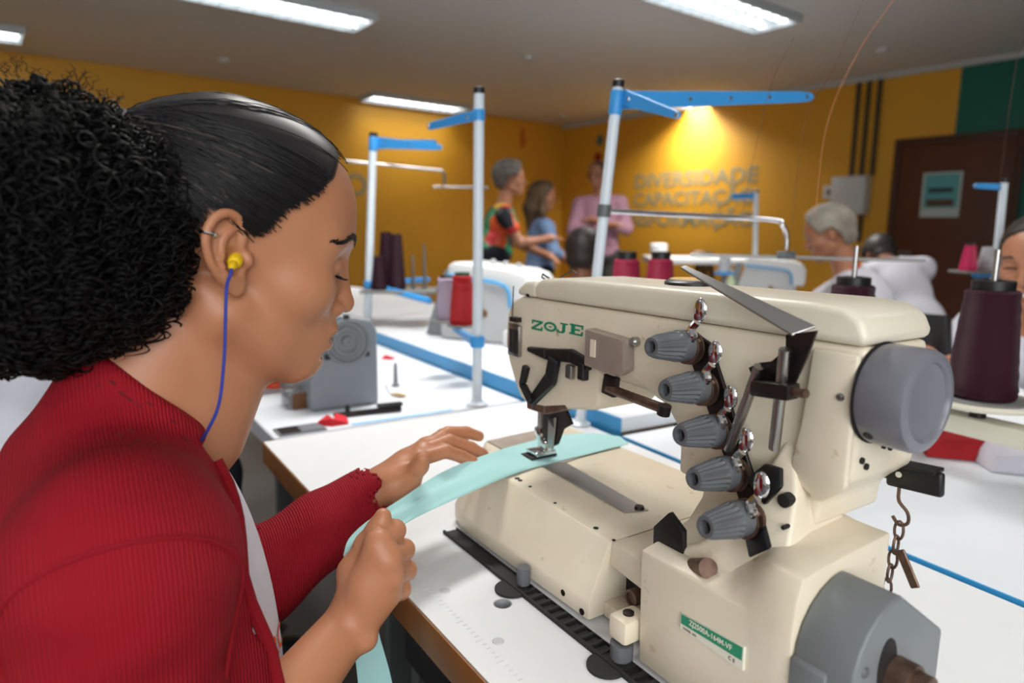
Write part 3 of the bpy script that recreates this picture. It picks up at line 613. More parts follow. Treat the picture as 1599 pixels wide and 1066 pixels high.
for i, (gl, wd) in enumerate(((Z_, 1.0), (O_, 1.1), (J_, .85), (E_, 1.05))):
    x0 = a[0] + w_ * (0, 1.12, 2.26, 3.3)[i]
    for pl in gl: k.uz([(x0 + w_ * wd * x + 0.0012 * y, a[2] - 0.011 + (b[2] - a[2]) * (x0 - a[0]) / LW + LH * y) for x, y in pl], 0.2043, 0.2048)
part('logo', k, m_green, smooth=False)
plate = K(); plate.uz([(0.9265, 0.066), (0.992, 0.064), (0.992, 0.0845), (0.9265, 0.0805)], 0.1290, 0.1318); pl_ = part('model_plate', plate, m_platewhite, 0.0005, 1)
k = K(); k.uz([(0.928, 0.0715), (0.9905, 0.0725), (0.9905, 0.0835), (0.928, 0.0797)], 0.1286, 0.1289); part('model_band', k, m_plategreen, parent=pl_, smooth=False)
put_text('model_number', 'ZJ2500A-164M-VF', 0.0066, m_platewhite, pl_, np.array([0.959, 0.1284, 0.0752]) - MO, (1, 0, 0.014), (0, 0, 1), 0.0001, 0.0001, stretch=0.88)
put_text('small_print', 'MODEL  NO.', 0.0026, m_dark, pl_, np.array([0.938, 0.1288, 0.0675]) - MO, (1, 0, 0), (0, 0, 1), 0, 0.0001)
put_text('small_print', 'C E', 0.0045, m_dark, pl_, np.array([0.981, 0.1288, 0.0668]) - MO, (1, 0, 0), (0, 0, 1), 0, 0.0001)

# five tension knobs on their blackened bracket
KPX = ((1082, 538), (1104, 602), (1127, 669), (1149, 734), (1171, 804)); KN = [on_v(px, py, 0.2) for px, py in KPX]; KM = [on_v(px, py, w_) for (px, py), w_ in zip(KPX, (0.2, 0.2, 0.2, 0.194, 0.168))]
for i, (u, v, z) in enumerate(KM):
    k = K(); k.lathe([(0.0125, 0.0), (0.0125, 0.004), (0.011, 0.005), (0.0165, 0.007), (0.0165, 0.009), (0.008, 0.0095), (0.008, 0.012), (0.0155, 0.013), (0.0155, 0.015), (0.006, 0.0155)], (u, v + 0.0046, z - 0.002), (0, -1, 0), 28)
    kn = part('tensioner', k, m_rust)
    ax = np.array([-0.006, -1, 0.055]); ax /= np.linalg.norm(ax); c = np.array([u, v - 0.01, z])
    k = K(); k.lathe([(0.008, -0.003), (0.0140, -0.002), (0.0148, 0.002), (0.0148, 0.012), (0.0140, 0.0125), (0.0140, 0.0135), (0.0146, 0.014), (0.0138, 0.018), (0.0112, 0.036), (0.0098, 0.042), (0.0086, 0.044), (0.0055, 0.044), (0.0050, 0.036)], c, ax, 72, (18, 0.16, 7, 9)); part('knob', k, m_greypl, parent=kn)
    k = K(); k.lathe([(0.0, 0.0365), (0.0049, 0.0365), (0.0049, 0.036)], c, ax, 16); part('knob_bore', k, m_recess, parent=kn)
    # chrome thread clip above right: curled stem, spoon and red felt dot
    p = np.array([u + 0.010, v - 0.014, z + 0.016]); k = K()
    k.tube(spline([p + (-0.004, 0.012, -0.012), p + (0.0, 0.0, -0.010), p + (0.005, -0.003, -0.004), p + (0.001, -0.001, 0.001), p + (0.006, 0.0, 0.008)], 5), [0.0038] * 21, 8)
    k.ball(p + (0.0095, -0.001, 0.0195), (0.0074, 0.003, 0.0108), 12, 8); cl = part('thread_clip', k, m_chrome)
    k = K(); k.ball(p + (0.0075, -0.0032, 0.0135), (0.0026, 0.002, 0.0036), 8, 6); part('clip_disc', k, mat('dark_red_lacquer', (84, 26, 30), 0.35), parent=cl)
    k = K(); k.tube([(u - 0.014, v - 0.004, z - 0.014), (u - 0.014, v - 0.018, z - 0.013)], 0.0022, 8); part('guide_pin', k, m_chrome)
brk = [(KN[0][0] + 0.004, KN[0][2] + 0.010), (KN[0][0] + 0.020, KN[0][2] + 0.004), (KN[4][0] + 0.020, KN[4][2] - 0.004), (KN[4][0] + 0.026, KN[4][2] - 0.034), (KN[4][0] + 0.004, KN[4][2] - 0.034), (KN[4][0] - 0.006, KN[4][2] - 0.004), (KN[0][0] - 0.006, KN[0][2] - 0.010)]
k = K(); k.uz(brk, 0.2003, 0.2043); part('tension_bracket', k, m_dark, 0.001, 1)
k = K(); P_ = [(*on_v(x, y, w_),) for x, y, w_ in ((1156, 812, .172), (1186, 800, .172), (1201, 858, .150), (1168, 872, .150))]; k.prism(P_, [tuple(np.array(p) + (0, 0.005, 0.001)) for p in P_]); part('bracket_tail', k, m_black, 0.002, 2)
k = K(); k.uz([on_v(x, y, 0.178)[::2] for x, y in ((1164, 748), (1192, 724), (1218, 732), (1218, 762), (1192, 790))], 0.178, 0.184); part('bracket_plate', k, m_black, 0.002, 2)

# twisted needle-thread guard: upright plate, then a long tapering strip across the arm
k = K(); A_ = [tuple(on_v(x, y, w_)) for x, y, w_ in ((1168, 574, .180), (1176, 592, .179), (1200, 600, .178), (1240, 600, .178), (1258, 560, .172), (1275, 516, .160), (1226, 522, .172), (1226, 545, .176), (1204, 564, .179), (1186, 566, .180))]
k.prism(A_, [tuple(np.array(p) + (0.0, 0.003, 0.0)) for p in A_]); part('guard_upright', k, m_dark, 0.0006, 1)
p0, p1 = np.array(on_v(1240, 524, 0.168)), np.array(on_v(1062, 420, 0.182)); w = np.array(on_v(1276, 512, 0.185)) - p0
k = K(); k.prism([p0 - w * 0.1, p0 + w * 0.95, p1 + w * 0.2, p1], [q + np.array([0, 0, 0.0022]) for q in (p0 - w * 0.1, p0 + w * 0.95, p1 + w * 0.28, p1)]); part('guard_strip', k, m_steel, 0.0005, 1)
k = K(); k.lathe([(0.0, 0.0), (0.0042, 0.0), (0.0042, 0.002)], (0.9755, 0.1745, 0.294), (0, -1, 0), 14); part('guard_hole', k, m_creamlid)
# two guide rods held by a blackened clamp
r0, r1 = np.array(on_v(1186, 572, 0.176)), np.array(on_v(1138, 702, 0.190)); k = K(); k.tube([r0, r1], 0.0046, 14); part('guide_rod', k, m_steel)
r2, r3 = np.array(on_v(1226, 545, 0.166)), np.array(on_v(1209, 700, 0.186)); k = K(); k.tube([r2, r3], 0.0046, 14); part('guide_rod', k, m_steel)
c0, c1 = np.array(on_v(1180, 604, 0.178)), np.array(on_v(1240, 612, 0.170)); d = (c1 - c0) / np.linalg.norm(c1 - c0)
k = K(); k.obox((c0 + c1) / 2, d * np.linalg.norm(c1 - c0) / 2, (0, 0.0085, 0), (0, 0, 0.0065)); part('rod_clamp', k, m_dark, 0.0025)
k = K(); k.tube([c1 - d * 0.006, c1 + d * 0.012], 0.0035, 10); part('clamp_screw', k, m_rust)

# face end: thread window, presser linkage, needle and foot
b0, b1 = on_v(926, 512, 0.2), on_v(984, 584, 0.2)
k = K(); k.uz([(b0[0], b0[2]), (b1[0], b0[2] - 0.004), (b1[0] + 0.002, b1[2] + 0.004), (b1[0] - 0.012, b1[2] - 0.004), (b0[0], b1[2])], 0.188, 0.2045); wn_ = part('needle_guard_window', k, mat('taupe_window', (150, 136, 126), 0.3, mottle=(40, 0.5, (128, 112, 102))), 0.002)
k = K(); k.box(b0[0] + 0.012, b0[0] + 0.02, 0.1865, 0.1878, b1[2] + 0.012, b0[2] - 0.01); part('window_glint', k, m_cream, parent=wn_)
k = K(); k.lathe([(0.005, 0), (0.005, 0.006), (0.003, 0.008)], (b1[0] + 0.004, 0.2045, b0[2] - 0.006), (0, -1, 0), 12); part('window_screw', k, m_steel)
c = on_v(803, 530, 0.2)
k = K(); k.uz([(c[0] - 0.014, c[2] - 0.022), (c[0] + 0.012, c[2] - 0.022), (c[0] + 0.012, c[2] + 0.019), (c[0] - 0.012, c[2] + 0.022)], 0.1985, 0.2045); fp = part('face_thread_plate', k, m_steel, 0.0012)
for dx in (-0.008, 0.0, 0.007):
    k = K(); k.box(c[0] + dx, c[0] + dx + 0.004, 0.1975, 0.1984, c[2] - 0.017, c[2] + 0.014); part('plate_slot', k, m_recess, parent=fp)
k = K(); k.box(c[0] - 0.006, c[0] + 0.010, 0.196, 0.2045, c[2] + 0.024, c[2] + 0.030); k.tube([(c[0] - 0.004, 0.199, c[2] + 0.03), (c[0] - 0.006, 0.202, c[2] + 0.07)], 0.0008, 6); part('face_spring', k, m_dark)
def strip(name, pts, w, v0, v1, m_, bev=0.0015):      # flat bar along pixels of the face plane
    P = [np.array(on_v(px, py, v0))[[0, 2]] for px, py in pts]; L = []; Rr = []
    for i, p in enumerate(P):
        t = P[min(i + 1, len(P) - 1)] - P[max(i - 1, 0)]; t /= np.linalg.norm(t); n_ = np.array([-t[1], t[0]]); ww = w[i] if hasattr(w, '__len__') else w
        L.append(tuple(p + n_ * ww)); Rr.append(tuple(p - n_ * ww))
    k = K()
    for i in range(len(P) - 1): k.uz([L[i], L[i + 1], Rr[i + 1], Rr[i]], v0, v1)
    return part(name, k, m_, bev, 1)
strip('presser_lever', [(818, 572), (812, 600), (826, 628)], 0.005, 0.188, 0.196, m_black)
strip('presser_lever', [(862, 560), (856, 592), (826, 628)], [0.009, 0.010, 0.006], 0.192, 0.200, m_black)
strip('thread_slot_cover', [(822, 545), (850, 553), (888, 556), (917, 572)], [0.003, 0.007, 0.008, 0.006], 0.196, 0.2045, m_dark)
strip('stitch_gauge', [(887, 570), (886, 592)], 0.006, 0.197, 0.2045, m_steel); strip('stitch_gauge', [(906, 566), (905, 594)], 0.006, 0.195, 0.2045, m_black)
k = K(); k.lathe([(0, 0.004), (0.004, 0.003), (0.005, 0.0)], on_v(866, 585, 0.2045), (0, -1, 0), 12); part('lever_screw', k, m_steel)
strip('lower_guard', [(822, 632), (850, 640), (884, 634)], [0.005, 0.006, 0.003], 0.205, 0.24, m_rust)
nu, nv = 0.548, 0.252
k = K(); k.tube([(nu, nv, 0.19), (nu, nv, 0.118)], 0.0042, 12); part('needle_bar', k, m_steel)
k = K(); k.box(nu - 0.007, nu + 0.007, nv - 0.006, nv + 0.006, 0.112, 0.130); part('needle_clamp', k, m_chrome, 0.002)
for dx in (-0.004, 0.0, 0.004):
    k = K(); k.tube([(nu + dx, nv, 0.1115), (nu + dx, nv, 0.0895)], [0.0009, 0.0006], 6); part('needle', k, m_chrome)
k = K(); k.tube([(nu + 0.016, nv + 0.01, 0.20), (nu + 0.016, nv + 0.01, 0.112)], 0.0048, 12); part('presser_bar', k, m_rust)
k = K(); k.uz([(nu + 0.004, 0.168), (nu + 0.034, 0.172), (nu + 0.046, 0.156), (nu + 0.036, 0.150), (nu + 0.030, 0.130), (nu + 0.022, 0.118), (nu + 0.012, 0.122), (nu + 0.010, 0.145)], nv - 0.006, nv + 0.004); part('spreader_cam', k, m_rust, 0.0015)
k = K(); k.uz([(nu + 0.028, 0.152), (nu + 0.046, 0.158), (nu + 0.049, 0.140), (nu + 0.040, 0.144)], nv - 0.012, nv - 0.0065); part('spreader_arm', k, m_black, 0.001)
k = K(); k.box(nu + 0.006, nu + 0.018, nv - 0.004, nv + 0.008, 0.098, 0.113); k.box(nu - 0.012, nu + 0.014, nv - 0.016, nv + 0.018, 0.0915, 0.0978); part('presser_foot', k, m_chrome, 0.0015)
k = K(); k.box(nu - 0.014, nu + 0.014, nv - 0.024, nv + 0.02, 0.0889, 0.0912); part('foot_sole', k, m_dark, 0.0006, 1)
k = K(); P_ = [on_v(x, y, nv - 0.010) for x, y in ((848, 640), (884, 640), (893, 662), (879, 670), (870, 694), (856, 700), (846, 676))]; k.prism(P_, [tuple(np.array(p) + (0, 0.004, 0)) for p in P_]); part('spreader_plate', k, m_dark, 0.001, 1)
k = K(); P_ = [on_v(x, y, nv - 0.012) for x, y in ((856, 652), (868, 652), (864, 700), (854, 700))]; k.prism(P_, [tuple(np.array(p) + (0, 0.0016, 0)) for p in P_]); part('spreader_link', k, m_steel, 0.0006, 1)
# lifter rod under the arm
q0, q1 = np.array(on_v(950, 606, 0.2)), np.array(on_v(1036, 638, 0.19)); k = K(); k.tube([q0, q1], 0.0052, 12); part('lifter_rod', k, m_rust)
k = K(); k.tube([q1 - (0, 0, 0.006), q1 + (0.002, 0, 0.004)], 0.0066, 10); part('rod_end', k, m_dark)
k = K(); k.uz([(q0[0] - 0.008, q0[2] - 0.006), (q0[0] + 0.012, q0[2] - 0.008), (q0[0] + 0.014, q0[2] + 0.014), (q0[0] - 0.004, q0[2] + 0.016)], 0.196, 0.2046); part('rod_bracket', k, m_dark, 0.001)
# black thread finger beside the bed and the dark tube below it
f0 = on_v(1042, 850, 0.14)
k = K(); pts = [(1020, 822), (1044, 800), (1066, 830), (1066, 868), (1018, 892)]; P = [on_v(x, y, 0.150) for x, y in pts]
k.prism(P, [tuple(np.array(p) + (0, 0.006, 0)) for p in P]); part('looper_guard', k, m_black, 0.001)
k = K(); k.lathe([(0, 0.0008), (0.0022, 0.0006), (0.0022, 0)], on_v(1034, 867, 0.1498), (0, -1, 0), 12); part('guard_rivet', k, m_platewhite)
t0, t1 = np.array(on_v(1060, 885, 0.16)), np.array(on_v(1106, 887, 0.14)); k = K(); k.tube([t0, t1, t1 + (t1 - t0) * 0.001], [0.0075, 0.0085, 0.005], 16); part('bed_latch_tube', k, m_rust)
# handwheel with dished end
hc = np.array([1.0235, 0.230, 0.280]); k = K()
k.lathe([(0.033, 0.0), (0.0382, 0.0005), (0.0390, 0.003), (0.0390, 0.030), (0.0372, 0.0345), (0.034, 0.0362), (0.0302, 0.0362), (0.0292, 0.0350), (0.0282, 0.0328), (0.0252, 0.0322), (0.0, 0.0318)], hc, (1, 0, 0), 56); hw = part('handwheel', k, m_greyhw)
k = K(); k.lathe([(0.036, -0.0012), (0.0398, -0.001), (0.0398, -0.0002), (0.036, -0.0002)], hc, (1, 0, 0), 40); part('handwheel_gap', k, m_recess, parent=hw)
k = K(); k.tube([hc + (0.008, -0.0272, -0.0272), hc + (0.008, -0.0281, -0.0281)], 0.0036, 12); part('set_screw', k, m_recess, parent=hw)
# pulley cover: drum with a straight lower part, flat face with a slot and the shaft stub
pv, pz, pr_ = 0.187, 0.095, 0.056
out = [(pv + pr_ * math.cos(R(a)), pz + pr_ * math.sin(R(a))) for a in (200, 180, 165, 150, 135, 120, 105, 92)] + [(pv + 0.066, pz + 0.008), (pv + 0.066, 0.012), (pv - 0.05, 0.012)]
k = K(); k.vz(out, 1.031, 1.076); pc = part('pulley_cover', k, m_greycov, 0.003, 3)
k = K(); k.vz([(0.128, 0.006), (0.140, 0.006), (0.140, 0.105), (0.128, 0.098)], 1.031, 1.058); part('cover_flange', k, m_greycov, 0.002, parent=pc)
k = K(); k.vz([(pv - 0.014 + 0.012 * math.cos(a), pz + 0.006 + 0.022 * math.sin(a)) for a in [2 * PI * i / 20 for i in range(20)]], 1.0761, 1.0768); part('cover_slot', k, m_recess, parent=pc)
k = K(); k.lathe([(0.015, 0.0), (0.015, 0.014), (0.012, 0.0145), (0.012, 0.024), (0.010, 0.025), (0.0065, 0.025), (0.006, 0.015), (0.0, 0.015)], (1.0769, pv - 0.004, pz - 0.004), (1, 0, 0), 24); part('pulley_shaft', k, m_rust, parent=pc)
k = K(); k.lathe([(0.0, 0.001), (0.0034, 0.001), (0.0042, 0.0)], (1.0762, pv - 0.042, pz + 0.012), (1, 0, 0), 12); part('cover_screw', k, m_greypl, parent=pc)
k = K(); k.lathe([(0.014, 0.0), (0.016, 0.004), (0.016, 0.012), (0.012, 0.016)], (1.055, 0.270, 0.0005), (0, 0, 1), 18); part('belt_boss', k, m_rust, parent=pc)
# presser-lift lever behind the column with its chain
l0, l1 = np.array(on_v(1386, 738, 0.30)), np.array(on_v(1474, 758, 0.30)); d = l1 - l0; L_ = np.linalg.norm(d); d /= L_; nrm = np.array([-d[2], 0, d[0]])
k = K(); k.obox((l0 + l1) / 2 + (0, 0.0, 0), d * (L_ / 2), (0, 0.004, 0), nrm * 0.0105); lv = part('lift_lever', k, m_black, 0.003, 3)
k = K(); k.obox((l0 + l1) / 2 + nrm * 0.0108 , d * (L_ / 2 - 0.004), (0, 0.0095, 0), nrm * 0.0018); part('lever_flange', k, m_black, 0.001, parent=lv)
k = K(); k.tube([l0 - d * 0.03, l0 + d * 0.001], 0.005, 10); part('lever_pivot', k, m_dark, parent=lv)
h0 = l0 + d * L_ * 0.25
k = K(); k.lathe([(0, 0.0006), (0.0026, 0.0004), (0.0026, -0.0002)], h0 + (0, -0.0043, 0.002), (0, -1, 0), 12); part('lever_hole', k, m_platewhite, parent=lv)
chain = empty('lift_chain', T(*h0), TABLE_RZ, 'rusty steel chain hanging from the black lift lever at the back of the machine', 'chain')
k = MB(h0); k.tube(spline([h0 + (0, -0.001, -0.0105), h0 + (0.001, -0.001, -0.022), h0 + (0.009, -0.001, -0.030), h0 + (0.010, -0.001, -0.039), h0 + (0.003, -0.001, -0.043), h0 + (-0.003, -0.001, -0.037)], 5), 0.0015, 8); k.build('hook', m_rust, chain)
zz = h0 + (0.003, -0.001, -0.048); n_l = 0
while zz[2] > 0.012:
    k = MB(h0); e = [(0.0042 * math.cos(a), 0.0085 * math.sin(a)) for a in [2 * PI * i / 12 for i in range(13)]]; tw = n_l * PI / 2
    k.tube([zz + (x * math.cos(tw) * 0.9 + 0.0006, x * math.sin(tw), y) for x, y in e], 0.0012, 6, False); k.build('chain_link', m_rust, chain); zz = zz + (-0.0012, 0, -0.0138); n_l += 1
k = MB(h0); q = h0 + (0.006, -0.003, -0.062); k.obox(q + (0.009, 0, -0.016), (0.008, 0, -0.014), (0, 0.0012, 0), (0.0035, 0, 0.002)); k.build('chain_tag', m_rust, chain, 0.0008, 1)
# ------------------------------------------------------------------ people: shared builders
m_skin = mat('brown_skin', (184, 126, 92), 0.44, mottle=(18, 0.35, (172, 112, 80)), bump=(500, 0.06), sss=0.12, spec=0.4)
m_lip = mat('lip_skin', (142, 82, 70), 0.4)
m_hair = mat('black_hair', (13, 11, 11), 0.55, spec=0.22)
m_hairslick = mat('slick_black_hair', (18, 15, 16), 0.38, spec=0.55)
m_eye = mat('eye_white', (220, 214, 206), 0.2); m_iris = mat('dark_iris', (30, 18, 12), 0.15)
def head_prims(B, scale=1.0, ear=(1, -1), fine=True):
    """a head in its own frame: x forward, y left, z up, origin between the ear canals"""
    o, r = B.frame; S = scale
    E = lambda c, rr, k=0.012, sub=False, rot=None: B.ell(np.array(c) * S, np.array(rr) * S, k * S, sub, rot)
    C = lambda a, b, ra, rb, k=0.01, sub=False: B.cone(np.array(a) * S, np.array(b) * S, ra * S, rb * S, k * S, sub)
    E((-0.006, 0, 0.040), (0.092, 0.073, 0.084), 0.005); E((0.036, 0, 0.046), (0.062, 0.062, 0.062), 0.03)
    E((0.042, 0, -0.016), (0.050, 0.058, 0.062), 0.03); E((0.028, 0, -0.050), (0.050, 0.050, 0.048), 0.02)
    for s in (1, -1):
        C((0.000, s * 0.050, -0.046), (0.064, s * 0.012, -0.088), 0.018, 0.015, 0.02)
        E((0.052, s * 0.045, -0.018), (0.026, 0.020, 0.020), 0.02)
        C((0.084, s * 0.012, 0.030), (0.066, s * 0.045, 0.028), 0.0115, 0.011, 0.014)
    E((0.073, 0, -0.085), (0.016, 0.016, 0.0145), 0.018); E((0.070, 0, -0.058), (0.028, 0.032, 0.030), 0.018)
    if not fine:
        C((0.090, 0, 0.015), (0.110, 0, -0.020), 0.008, 0.012, 0.012); E((0.091, 0, -0.060), (0.012, 0.022, 0.012), 0.006)
        for s in (1, -1): E((0.094, s * 0.034, 0.006), (0.014, 0.014, 0.010), 0.010, True)
        for s in ear: E((-0.008, s * 0.076, 0.002), (0.016, 0.006, 0.030), 0.006)
        return
    for s in (1, -1):
        E((0.098, s * 0.034, 0.006), (0.018, 0.019, 0.014), 0.014, True); E((0.0745, s * 0.032, 0.005), (0.0135, 0.0155, 0.0125), 0.003)
        E((0.0920, s * 0.0125, -0.033), (0.010, 0.0072, 0.0072), 0.005)
    C((0.090, 0, 0.018), (0.1035, 0, -0.024), 0.0066, 0.0082, 0.010); E((0.1040, 0, -0.0285), (0.0092, 0.0095, 0.0085), 0.006)
    E((0.0900, 0, -0.0520), (0.0110, 0.024, 0.0072), 0.007); E((0.0868, 0, -0.0660), (0.0112, 0.0205, 0.0075), 0.006)
    E((0.1000, 0, -0.0590), (0.011, 0.026, 0.0017), 0.002, True); E((0.098, 0, -0.040), (0.006, 0.004, 0.007), 0.006, True); E((0.088, 0, -0.0760), (0.006, 0.018, 0.004), 0.008, True)
    for s in ear:
        keep = B.frame; a = R(26)
        ex = np.array([math.cos(a), s * -math.sin(a), 0.0]); ey = np.array([math.sin(a), s * math.cos(a), 0.0]); ez = np.array([0.0, 0, 1.0])
        t = R(-21); ex, ez = ex * math.cos(t) + ez * -math.sin(t) * -1 * -1, ez * math.cos(t) + ex * math.sin(t)
        ez -= ey * (ez @ ey); ez /= np.linalg.norm(ez); ex -= ez * (ex @ ez); ex /= np.linalg.norm(ex)
        B.set(o + r @ (np.array((-0.006, s * 0.071, 0.002)) * S), r @ np.stack([ex, ey, ez], 1))
        P = lambda p, q, w=0.0: (p, w, q)
        E(P(-0.007, 0.004, 0.001), (0.0165, 0.0032, 0.0290), 0.004); E(P(-0.001, 0.0, -0.006), (0.012, 0.010, 0.026), 0.006)
        hx = [P(0.002, 0.000, 0.002), P(0.0085, 0.012, 0.003), P(0.0095, 0.022, 0.004), P(0.004, 0.031, 0.005), P(-0.006, 0.0345, 0.006), P(-0.0165, 0.030, 0.0065), P(-0.0225, 0.019, 0.006), P(-0.0225, 0.005, 0.005), P(-0.018, -0.008, 0.004), P(-0.0105, -0.0185, 0.003)]
        hx = [tuple(q) for q in spline(hx, 3)]
        for i in range(len(hx) - 1): C(hx[i], hx[i + 1], 0.0034, 0.0034, 0.0015)
        E(P(-0.0035, -0.0225, 0.002), (0.0078, 0.0040, 0.0092), 0.005)
        ah = [tuple(q) for q in spline([P(0.001, 0.021, 0.004), P(-0.008, 0.017, 0.005), P(-0.0125, 0.006, 0.0055), P(-0.0105, -0.009, 0.005), P(-0.004, -0.0165, 0.0045)], 3)]
        for i in range(len(ah) - 1): C(ah[i], ah[i + 1], 0.0030, 0.0030, 0.002)
        E(P(-0.003, -0.003, 0.007), (0.0085, 0.0085, 0.0115), 0.003, True); E(P(0.0085, -0.0045, 0.004), (0.0045, 0.0052, 0.0068), 0.003)
        B.set(*keep)
def to_root(me, root):                # world-built mesh into its parent's frame
    me.transform(root.matrix_basis.inverted()); return me
def fix_normals(me):
    bm = bmesh.new(); bm.from_mesh(me)
    if bm.calc_volume(signed=True) < 0: bmesh.ops.reverse_faces(bm, faces=bm.faces)
    bm.to_mesh(me); bm.free(); me.polygons.foreach_set('use_smooth', [True] * len(me.polygons)); return me
def blob_part(B, name, h, m_, root, relief=None, relax=1):
    me = fix_normals(B.mesh(name, h, relief=relief))
    if relax:
        bm = bmesh.new(); bm.from_mesh(me)
        for _ in range(relax): bmesh.ops.smooth_vert(bm, verts=bm.verts, factor=0.5, use_axis_x=True, use_axis_y=True, use_axis_z=True)
        bm.to_mesh(me); bm.free()
    return link_mesh(name, to_root(me, root), m_, root)
def strands_mesh(paths, radius, sides=3):
    """paths: array (n, k, 3); tapering thin tubes in one mesh"""
    Pn = np.asarray(paths, float); n, k, _ = Pn.shape
    t = np.gradient(Pn, axis=1); t /= np.linalg.norm(t, axis=-1, keepdims=True) + 1e-9
    x = np.cross(t, np.array([0.3, 0.2, 0.93])); x /= np.linalg.norm(x, axis=-1, keepdims=True) + 1e-9; y = np.cross(t, x)
    a = 2 * PI * np.arange(sides) / sides; tp = np.clip(np.minimum(1, (1.02 - np.linspace(0, 1, k)) * 5), 0.15, 1)[None, :, None, None]
    V = Pn[:, :, None, :] + radius * tp * (x[:, :, None, :] * np.cos(a)[:, None] + y[:, :, None, :] * np.sin(a)[:, None])
    i, j, s = np.meshgrid(np.arange(n), np.arange(k - 1), np.arange(sides), indexing='ij'); b = (i * k + j) * sides
    F = np.stack([b + s, b + (s + 1) % sides, b + sides + (s + 1) % sides, b + sides + s], -1).reshape(-1, 4)
    me = bpy.data.meshes.new('strands'); me.from_pydata(V.reshape(-1, 3).tolist(), [], F.tolist()); me.polygons.foreach_set('use_smooth', [True] * len(me.polygons)); return me

# ------------------------------------------------------------------ the woman at the machine
BF = np.array([0.836, 0.549, 0.0]); BR = np.array([0.549, -0.836, 0.0]); UP = np.array([0, 0, 1.0])      # her front, her right
BODY = np.stack([BF, -BR, UP], 1)
NECK = np.array([-0.312, 0.548, 1.005])
HEAD = np.array([-0.243, 0.588, 1.138]); HROT = rot_zyx(R(29), R(11), R(2))
def hl(p): return HEAD + HROT @ np.array(p, float)
woman = empty('person', (NECK[0], NECK[1], 0.0), math.atan2(BF[1], BF[0]), 'person in a red cardigan with a curly black ponytail, sewing at the near machine', 'person')
bpy.context.view_layer.update()
SR, SL = NECK + BR * 0.158 + UP * -0.058 - BF * 0.024, NECK - BR * 0.160 + UP * -0.045
WR_, WL_ = at(545, 975, 0.60), at(588, 765, 0.78)
ER, EL = np.array([-0.262, 0.398, 0.70]), np.array([-0.335, 0.66, 0.745])
def torso_prims(B, g, k=0.03):
    B.set(NECK, BODY)
    B.ell((-0.030, 0, -0.20), (0.096 + g, 0.138 + g, 0.19 + g), k); B.ell((-0.012, 0, -0.11), (0.072 + g, 0.130 + g, 0.085 + g), k)
    B.ell((-0.036, 0, -0.40), (0.096 + g, 0.135 + g, 0.14 + g), k); B.ell((-0.05, 0, -0.50), (0.12 + g, 0.165 + g, 0.085 + g), k)
    for s in (1, -1): B.ell((0.028, s * 0.062, -0.205), (0.044 + g, 0.052 + g, 0.055 + g), k)
    B.set((0, 0, 0), np.eye(3))
    for S_ in (SR, SL): B.cone(NECK + UP * -0.052 - BF * 0.015, S_, 0.050 + g, 0.050 + g, k)
def hand(B, wrist, mcp, fingers, thumb, rw=0.0095):
    """wrist point, four knuckle points, per finger the joints beyond its knuckle, thumb joints from its root"""
    W = np.array(wrist)
    for i, m in enumerate(mcp):
        B.chain([W + (np.array(m) - W) * 0.12, W + (np.array(m) - W) * 0.55, m], [0.0165, 0.0145, rw + 0.0015], 0.012)
    for i in range(3): B.cone(mcp[i], mcp[i + 1], rw, rw, 0.006)
    for m, f in zip(mcp, fingers): B.chain([m] + list(f), [rw, rw - 0.0008, rw - 0.0016, rw - 0.0028][:len(f) + 1], 0.0022)
    B.chain([W + (np.array(thumb[0]) - W) * 0.3] + list(thumb), [0.016, 0.0150, 0.0115, 0.0098, 0.0082][:len(thumb) + 1], 0.008)
B = Blob(); torso_prims(B, 0.0, 0.03)
B.cone(hl((-0.022, 0, -0.045)), NECK + UP * -0.01, 0.050, 0.055, 0.02); B.cone(hl((-0.030, 0.0, -0.02)), NECK + UP * -0.03 - BF * 0.03, 0.045, 0.055, 0.02)
B.cone(hl((0.012, 0, -0.062)), NECK + BF * 0.040 + UP * -0.02, 0.042, 0.046, 0.02)
B.cone(hl((-0.02, -0.048, -0.03)), NECK + BF * 0.05 + BR * 0.012 + UP * -0.03, 0.014, 0.011, 0.012)
B.set(HEAD, HROT); head_prims(B); B.set((0, 0, 0), np.eye(3))
for S_, E_, W_ in ((SR, ER, WR_), (SL, EL, WL_)):
    B.cone(S_, E_, 0.043, 0.036, 0.02); m = E_ + (W_ - E_) * 0.3; B.chain([E_, m, W_], [0.036, 0.037, 0.0245], 0.012)
B.ell(WR_ + np.array([0.020, -0.012, -0.008]), 0.0095, 0.012)
# right hand: fist closed round the cloth, back of the hand to the camera, thumb on top
mr = [at(590, 848, 0.600), at(605, 872, 0.597), at(609, 899, 0.600), at(604, 926, 0.606)]
fr = [[at(617, 828, 0.628), at(602, 822, 0.648), at(586, 836, 0.650)], [at(631, 858, 0.630), at(614, 856, 0.655), at(596, 868, 0.655)], [at(634, 890, 0.632), at(616, 889, 0.656), at(598, 896, 0.654)], [at(625, 920, 0.628), at(608, 918, 0.648), at(592, 922, 0.646)]]
hand(B, WR_, mr, fr, [at(553, 893, 0.612), at(574, 850, 0.618), at(590, 826, 0.618), at(598, 806, 0.618)], 0.0115)
